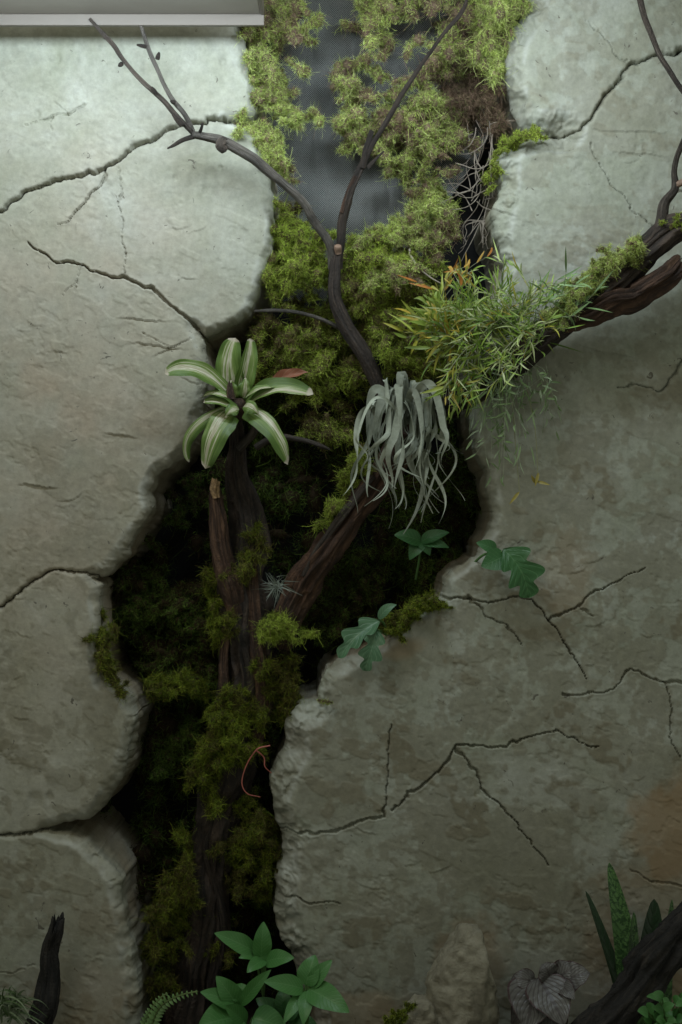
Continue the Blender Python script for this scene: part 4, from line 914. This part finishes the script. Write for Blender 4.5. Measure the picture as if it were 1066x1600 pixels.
st += make_stems(12, [(850,500,.08)], [(880,420),(920,430),(940,500),(900,520),(870,560)], (3,5), (22,40), (3,4.5), lambda a, b, r: np.array((.22,.34,.14))*r.uniform(.7, 1.3), 54, f=(.10,.20))
fine_plant('narrow_leaved_plant', 'bushy plant on the thick branch, its narrow green leaves turning yellow and orange', 'plant', st, M['fine'], W(790, 540, .05), stemcol=(.30,.31,.20))
st = make_stems(40, [(790,560,.03),(830,560,.05),(750,600,.0)], [(730,640),(800,600),(850,600),(900,650),(870,670),(820,690),(790,760),(755,750),(735,690)], (4,8), (12,24), (2.2,3.8), lambda a, b, r: np.array([(.26,.36,.17),(.34,.42,.26),(.20,.29,.12)][r.integers(3)])*r.uniform(.7, 1.2), 55, f=(.02,.08), sag=.03, sr=.0006)
root = fine_plant('trailing_plant', 'wispy trailing stems with tiny leaves hanging down in front of the right slab', 'plant', st, M['fine'], W(790, 600, .03), nbig=60, stemcol=(.32,.36,.24))
stemline(root, [(822,600,.05),(836,670,.05),(840,735,.05),(838,754,.05)], (.26,.26,.14), .6)
stemline(root, [(800,620,.04),(806,700,.05),(812,768,.05)], (.26,.26,.14), .6)
for (a, b, c, d_) in ((842,738,836,760),(838,752,860,758),(836,755,830,742),(812,768,796,788)):
    leafobj(root, W(a, b, .05), W(c, d_, .06), (0, -.003, 0), 5*K, M['fine'], col=(.30,.24,.04), kind='lance', nu=8, nv=3)

# small grass-like plants
def tuft(name, label, cat, cpx, cpy, f, n, L, w, cols, seed, fan=(0, 6.28), up=.4, out=.5, sag=.5, m='fine', sdist=4):
    r = np.random.default_rng(seed); loc = W(cpx, cpy, f); root = thing(name, label, cat, loc)
    for i in range(n):
        a = r.uniform(*fan); d = nrm(np.array([math.cos(a), -r.uniform(.1, out), math.sin(a) + up])); LL = r.uniform(*L)*K
        t = np.linspace(0, 1, 14)[:, None]; P = loc + r.normal(size=3)*sdist*K + d*LL*t + np.array([0, 0, -sag])*LL*t**2.2 + r.normal(size=3)*LL*.12*t*t
        V, F, U = ribbon(P, w*K*.5*(1-t[:, 0]**1.6*.92), (r.normal()*.5, -1, .3), r.normal()*1.0, 0, .3)
        mk('leaf', V, F, M[m], root, uv=U, col=np.broadcast_to(np.array(cols[r.integers(len(cols))])*r.uniform(.7, 1.25), (len(V), 3)))
    return root
moss('back_moss', fill([(600,780),(700,700),(768,760),(765,830),(700,885),(640,930),(590,900)], 90, -.33, -.25, 351), (12,24), 240, 'deep', 'dark filler moss added to blacken the hollow behind the shaded star-shaped leaves', seed=351, kind='stuff', seg=3, wid=.0015)  # filler added so the hollow reads as near-black shade
tuft('small_air_plant', 'small grey spiky air plant stuck beside the slanting limb', 'air plant', 432, 915, -.01, 75, (12, 32), 1.5, [(.26,.29,.25),(.18,.21,.17)], 61, up=.0, out=.9, sag=.1, m='silver')
tuft('grassy_tuft', 'spiky pale green grass tuft beside the charred stick in the bottom left corner', 'plant', 12, 1575, .14, 98, (28, 78), 3.0, [(.15,.22,.10),(.22,.28,.16),(.28,.32,.22),(.10,.16,.06)], 62, fan=(-.6, 3.7), up=.25, out=.9, sag=.45, sdist=10)

# lobed and broad leaf plants
p = thing('ledge_plant', 'young plant with pale bluish lobed leaves on the mossy ledge of the right slab', 'plant', W(600, 985, .0))
stemline(p, [(604,992,-.01),(600,975,.02),(592,968,.04)]); stemline(p, [(604,992,-.01),(592,985,.04),(588,985,.05)])
leafobj(p, W(594,970,.04), W(530,1028,.06), (-.012, -.02, .018), 40*K, M['lobed'], N=(-.25, -1, .45), kind='lobed', nu=40, nv=9, shear=.55, fold=.4, veins=.05, ripple=.03, seed=1)
leafobj(p, W(588,982,.05), W(569,1048,.06), (.006, -.02, .0), 38*K, M['lobed'], N=(.1, -1, .3), kind='lobed', nu=40, nv=9, shear=.5, fold=.4, veins=.05, ripple=.03, seed=2)
leafobj(p, W(592,968,.04), W(620,945,.05), (-.006, -.01, .014), 16*K, M['lobed'], N=(0, -1, .6), kind='lance', nu=16, nv=7, fold=.2)
p = thing('shaded_star_plant', 'dark green star-shaped leaves in the hollow under the silvery plant', 'plant', W(655, 880, -.12))
for (x, y, wd) in ((616,836,28),(702,832,22),(702,856,20),(672,868,20),(690,838,18),(640,875,24)):
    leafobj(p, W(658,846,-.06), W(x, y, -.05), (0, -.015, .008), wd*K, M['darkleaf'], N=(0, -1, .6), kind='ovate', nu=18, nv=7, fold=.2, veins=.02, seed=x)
stemline(p, [(658,846,-.06),(655,875,-.10),(650,905,-.14)])
p = thing('lobed_leaf_plant', 'big dark lobed leaf with a smaller one hanging over the corner of the right slab', 'plant', W(755, 870, -.01))
stemline(p, [(740,880,-.02),(758,866,.02),(785,862,.04)]); 
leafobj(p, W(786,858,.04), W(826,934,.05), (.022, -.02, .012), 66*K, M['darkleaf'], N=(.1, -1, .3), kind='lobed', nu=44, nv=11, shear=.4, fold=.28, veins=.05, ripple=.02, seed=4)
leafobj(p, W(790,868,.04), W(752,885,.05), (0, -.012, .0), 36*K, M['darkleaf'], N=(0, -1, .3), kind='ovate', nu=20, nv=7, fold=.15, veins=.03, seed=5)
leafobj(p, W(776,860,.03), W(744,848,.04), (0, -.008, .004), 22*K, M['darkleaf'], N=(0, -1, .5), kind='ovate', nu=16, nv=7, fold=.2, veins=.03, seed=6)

def leafy(name, label, base, f, leaves, mat='green', N=(0, -1, .7)):
    p = thing(name, label, 'plant', W(base[0], base[1], f-.02))
    for i, l in enumerate(leaves):
        (x0, y0), (x1, y1), wd, fo = l[:4]; kind = l[4] if len(l) > 4 else 'ovate'
        nn = l[5] if len(l) > 5 else N
        leafobj(p, W(x0, y0, f+.02), W(x1, y1, f+fo), (0, -.018, .012), wd*K, M[mat], N=nn, kind=kind, nu=24, nv=9, fold=.22, veins=.03, ripple=.015, seed=i)
        stemline(p, [(base[0], base[1], f-.02), ((base[0]+x0)/2, (base[1]+y0)/2, f+.01), (x0, y0, f+.02)], r0=1.8)
    return p
leafy('broad_leaved_plant', 'green plant with oval pointed leaves climbing against the dark opening, uppermost of the bottom group', (412,1560), .02,
      [((398,1487),(335,1458),30,.06),((408,1498),(412,1440),30,.02,'ovate',(.3,-1,.1)),((415,1502),(460,1497),28,.06),((412,1500),(386,1520),22,.08),((400,1495),(373,1497),13,.06,'lance'),((412,1505),(395,1470),26,.0)])
leafy('broad_leaved_plant', 'green plant with a rosette of long leaves in front of the right slab foot', (478,1640), .12,
      [((474,1545),(412,1534),30,.06),((482,1545),(546,1582),40,.08),((480,1548),(474,1602),22,.08,'lance'),((474,1550),(443,1600),19,.08,'lance'),((478,1540),(492,1492),34,.0,'ovate',(-.3,-1,.1)),((484,1542),(519,1500),24,.02),((482,1540),(505,1510),24,.0)])
leafy('broad_leaved_plant', 'green plant with large soft leaves at the bottom edge, left of the rosette', (372,1650), .08,
      [((374,1570),(313,1550),30,.06),((374,1575),(338,1525),34,.04),((375,1572),(424,1515),22,.08,'lance'),((378,1588),(310,1604),58,.10),((385,1600),(352,1572),30,.09),((395,1590),(450,1610),44,.02),((380,1562),(368,1538),30,.0)])
leafy('broad_leaved_plant', 'shaded leaves low behind the rosette, in the gap between the two front plants', (440,1660), .03,
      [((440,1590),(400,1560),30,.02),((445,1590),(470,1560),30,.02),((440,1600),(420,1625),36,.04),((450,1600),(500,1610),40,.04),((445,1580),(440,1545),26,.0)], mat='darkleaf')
# fern
p = thing('fern', 'pair of small light green fern fronds at the bottom, left of the broad leaves', 'fern', W(240, 1640, .04))
for fi, fr in enumerate(([(228,1640,.04),(238,1600,.06),(252,1572,.08),(280,1556,.10),(309,1549,.11)], [(215,1650,.03),(224,1610,.05),(236,1580,.06),(250,1560,.06),(262,1552,.06)])):
    Q = spline(np.array([W(*q) for q in fr]), 60); T = nrm(np.gradient(Q, axis=0)); a = Acc()
    for i in range(10, 59, 3):
        s = 1 - (i/60)**2*.75; sd = nrm(np.cross(T[i], (0, -1, .2)))
        for sg in (-1, 1):
            V, F, U = leaf(Q[i], Q[i] + (sd*sg*.9 + T[i]*.35)*14*K*s + np.array([0, 0, -.002]), (0, -.003, .001), 7*K*s, kind='ovate', nu=6, nv=3); a.add(V, F, U, (.20, .34, .12))
    fo = a.build('frond', M['fine'], p)
    V, F, U = tube([(*q, 1.3) for q in fr], nl=20, ns=6, cap=False); mk('rachis', V, F, M['stem'], fo, uv=U, col=np.broadcast_to(np.array((.16, .22, .08)), (len(V), 3)))
# begonia
p = thing('begonia', 'begonia with dark-veined grey and purple leaves on the ground between rock and log', 'begonia', W(855, 1640, .10))
for i, (a, c, wd, fo, nn, kd) in enumerate([((838,1530),(822,1608),62,.09,(-.1,-1,.4),'ovate'),((842,1528),(882,1602),52,.12,(.1,-1,.4),'ovate'),((872,1536),(922,1520),40,.06,(.1,-1,1.0),'ovate'),((868,1534),(898,1562),22,.10,(0,-1,.4),'ovate'),((860,1530),(848,1506),30,.03,(0,-1,.9),'ovate'),((835,1535),(798,1530),26,.03,(0,-1,.6),'ovate'),((850,1575),(880,1625),40,.05,(0,-1,.3),'ovate'),((870,1532),(900,1508),34,.03,(0,-1,.9),'ovate'),((830,1560),(800,1600),30,.03,(0,-1,.5),'ovate')]):
    leafobj(p, W(*a, .13), W(*c, .10+fo), (0, -.02, .014), wd*1.25*K, M['begonia'], N=nn, kind=kd, nu=30, nv=13, fold=.12, veins=.05, ripple=.03, seed=i)
    stemline(p, [(862,1650,.09),(862,1590,.11),(*a, .13)], (.20,.05,.04), 2.4)
# snake plant
p = thing('snake_plant', 'snake plant with upright mottled sword leaves behind the charred log', 'snake plant', W(980, 1640, .10))
for i, (a, c, wd, mm, fo, nn) in enumerate([((1000,1620),(952,1348),38,'snake',.09,(-.35,-1,.1)),((990,1630),(915,1392),26,'snakedark',.08,(.9,-1,.1)),((985,1630),(990,1425),38,'snake',.13,(.9,-1,.1)),((1010,1640),(1022,1405),56,'snakedark',.05,(.2,-1,.1)),((1030,1640),(1050,1405),26,'snake',.10,(.5,-1,.1))]):
    leafobj(p, W(*a, fo-.01), W(*c, fo), (.012*(1 if i < 2 else -.6), -.01, .0), wd*1.4*K, M[mm], N=nn, kind='sword', nu=40, nv=7, fold=.28)
# little bush bottom right
p = thing('small_leaved_plant', 'low plant with small round bright green leaves in the bottom right corner', 'plant', W(1040, 1640, .30))
r = np.random.default_rng(77)
for i in range(34):
    x, y = r.uniform(1008, 1080), r.uniform(1560, 1612); f = .28+r.uniform(0, .06); a = r.uniform(-.6, 3.7); L_ = r.uniform(14, 24)
    leafobj(p, W(x, y, f), W(x+math.cos(a)*L_, y-math.sin(a)*L_*.6, f+.015), (0, -.005, .006), r.uniform(11, 17)*K, M['green'], N=(r.normal()*.3, -1, .8), kind='ovate', nu=10, nv=5, fold=.2, seed=i)
    stemline(p, [(1045+r.normal()*6, 1640, .29), ((x+1045)/2, (y+1630)/2, .29), (x, y, f)], (.12,.22,.07), 1.0)

# rocks
def rock(name, label, prof_pts, f, thick, seed):
    """prof_pts rows (px centre, py, half width px) bottom to top"""
    P = spline(np.array([[a, b, c] for a, b, c in prof_pts], float), 90); ns = 110
    a = np.linspace(0, 2*np.pi, ns, endpoint=False); V = []
    for i, (cx0, cy0, hw) in enumerate(P):
        hw = max(hw, .5); x = cx0 + hw*np.sign(np.cos(a))*np.abs(np.cos(a))**.75; fz = f + thick*min(1, hw/20)*np.sign(np.sin(a))*np.abs(np.sin(a))**.8
        V.append(np.stack([(x-533)*K*(D-fz)/D, -fz, np.full(ns, CZ+(800-cy0)*K*(D-f)/D)], 1))
    V = np.concatenate(V); c = V.mean(0); n = nrm((V-c)*np.array([1, 1, .15]))
    h = .034*(n3(V[:, 0]*16+90, V[:, 1]*22+90, V[:, 2]*15+90, seed)-.5) + .016*(.25-np.abs(n3(V[:, 0]*38+90, V[:, 1]*38+90, V[:, 2]*20+90, seed+1)-.5)) + .009*(n3(V[:, 0]*120+90, V[:, 1]*120+90, V[:, 2]*90+90, seed+2)-.5)
    V = V + n*h[:, None]; c2 = V.mean(0); r_ = np.random.default_rng(seed)
    for q_ in range(34):
        dn = nrm(r_.normal(size=3)*np.array([1, 1, .5])); dn[1] = -abs(dn[1]); pr = (V-c2) @ dn; ex = np.percentile(pr, r_.uniform(88, 97)); over = np.maximum(pr-ex, 0); V = V - dn[None]*(over*.85)[:, None]
    V = V + n*(.012*(n3(V[:, 0]*60+90, V[:, 1]*60+90, V[:, 2]*60+90, seed+3)-.5))[:, None]
    F = gridF(90, ns, True).tolist(); top = len(V); V = np.vstack([V, V[-ns:].mean(0)]); F += [(89*ns+j, 89*ns+(j+1) % ns, top) for j in range(ns)]
    return tag(mk(name, V, F, M['rock']), label, 'rock')
rock('standing_rock', 'upright rough grey rock leaning on the right slab at the bottom', [(715,1690,66),(718,1620,60),(722,1570,54),(724,1530,52),(727,1500,46),(731,1478,34),(737,1464,26),(740,1458,20),(741,1455,6)], .15, .07, 401)
rock('low_rock', 'low flat rock at the foot of the standing rock, moss at its left', [(640,1690,70),(645,1630,58),(650,1600,46),(656,1580,32),(662,1568,20),(668,1562,6)], .16, .06, 402)
moss('moss_clump', along([(600,1600,.18),(622,1590,.20),(640,1578,.20)], 16, 4, 350), (4,8), 220, 'olive', 'small moss fringe on the low rock at the bottom', seed=350, brown=.1, length=(.004,.009))
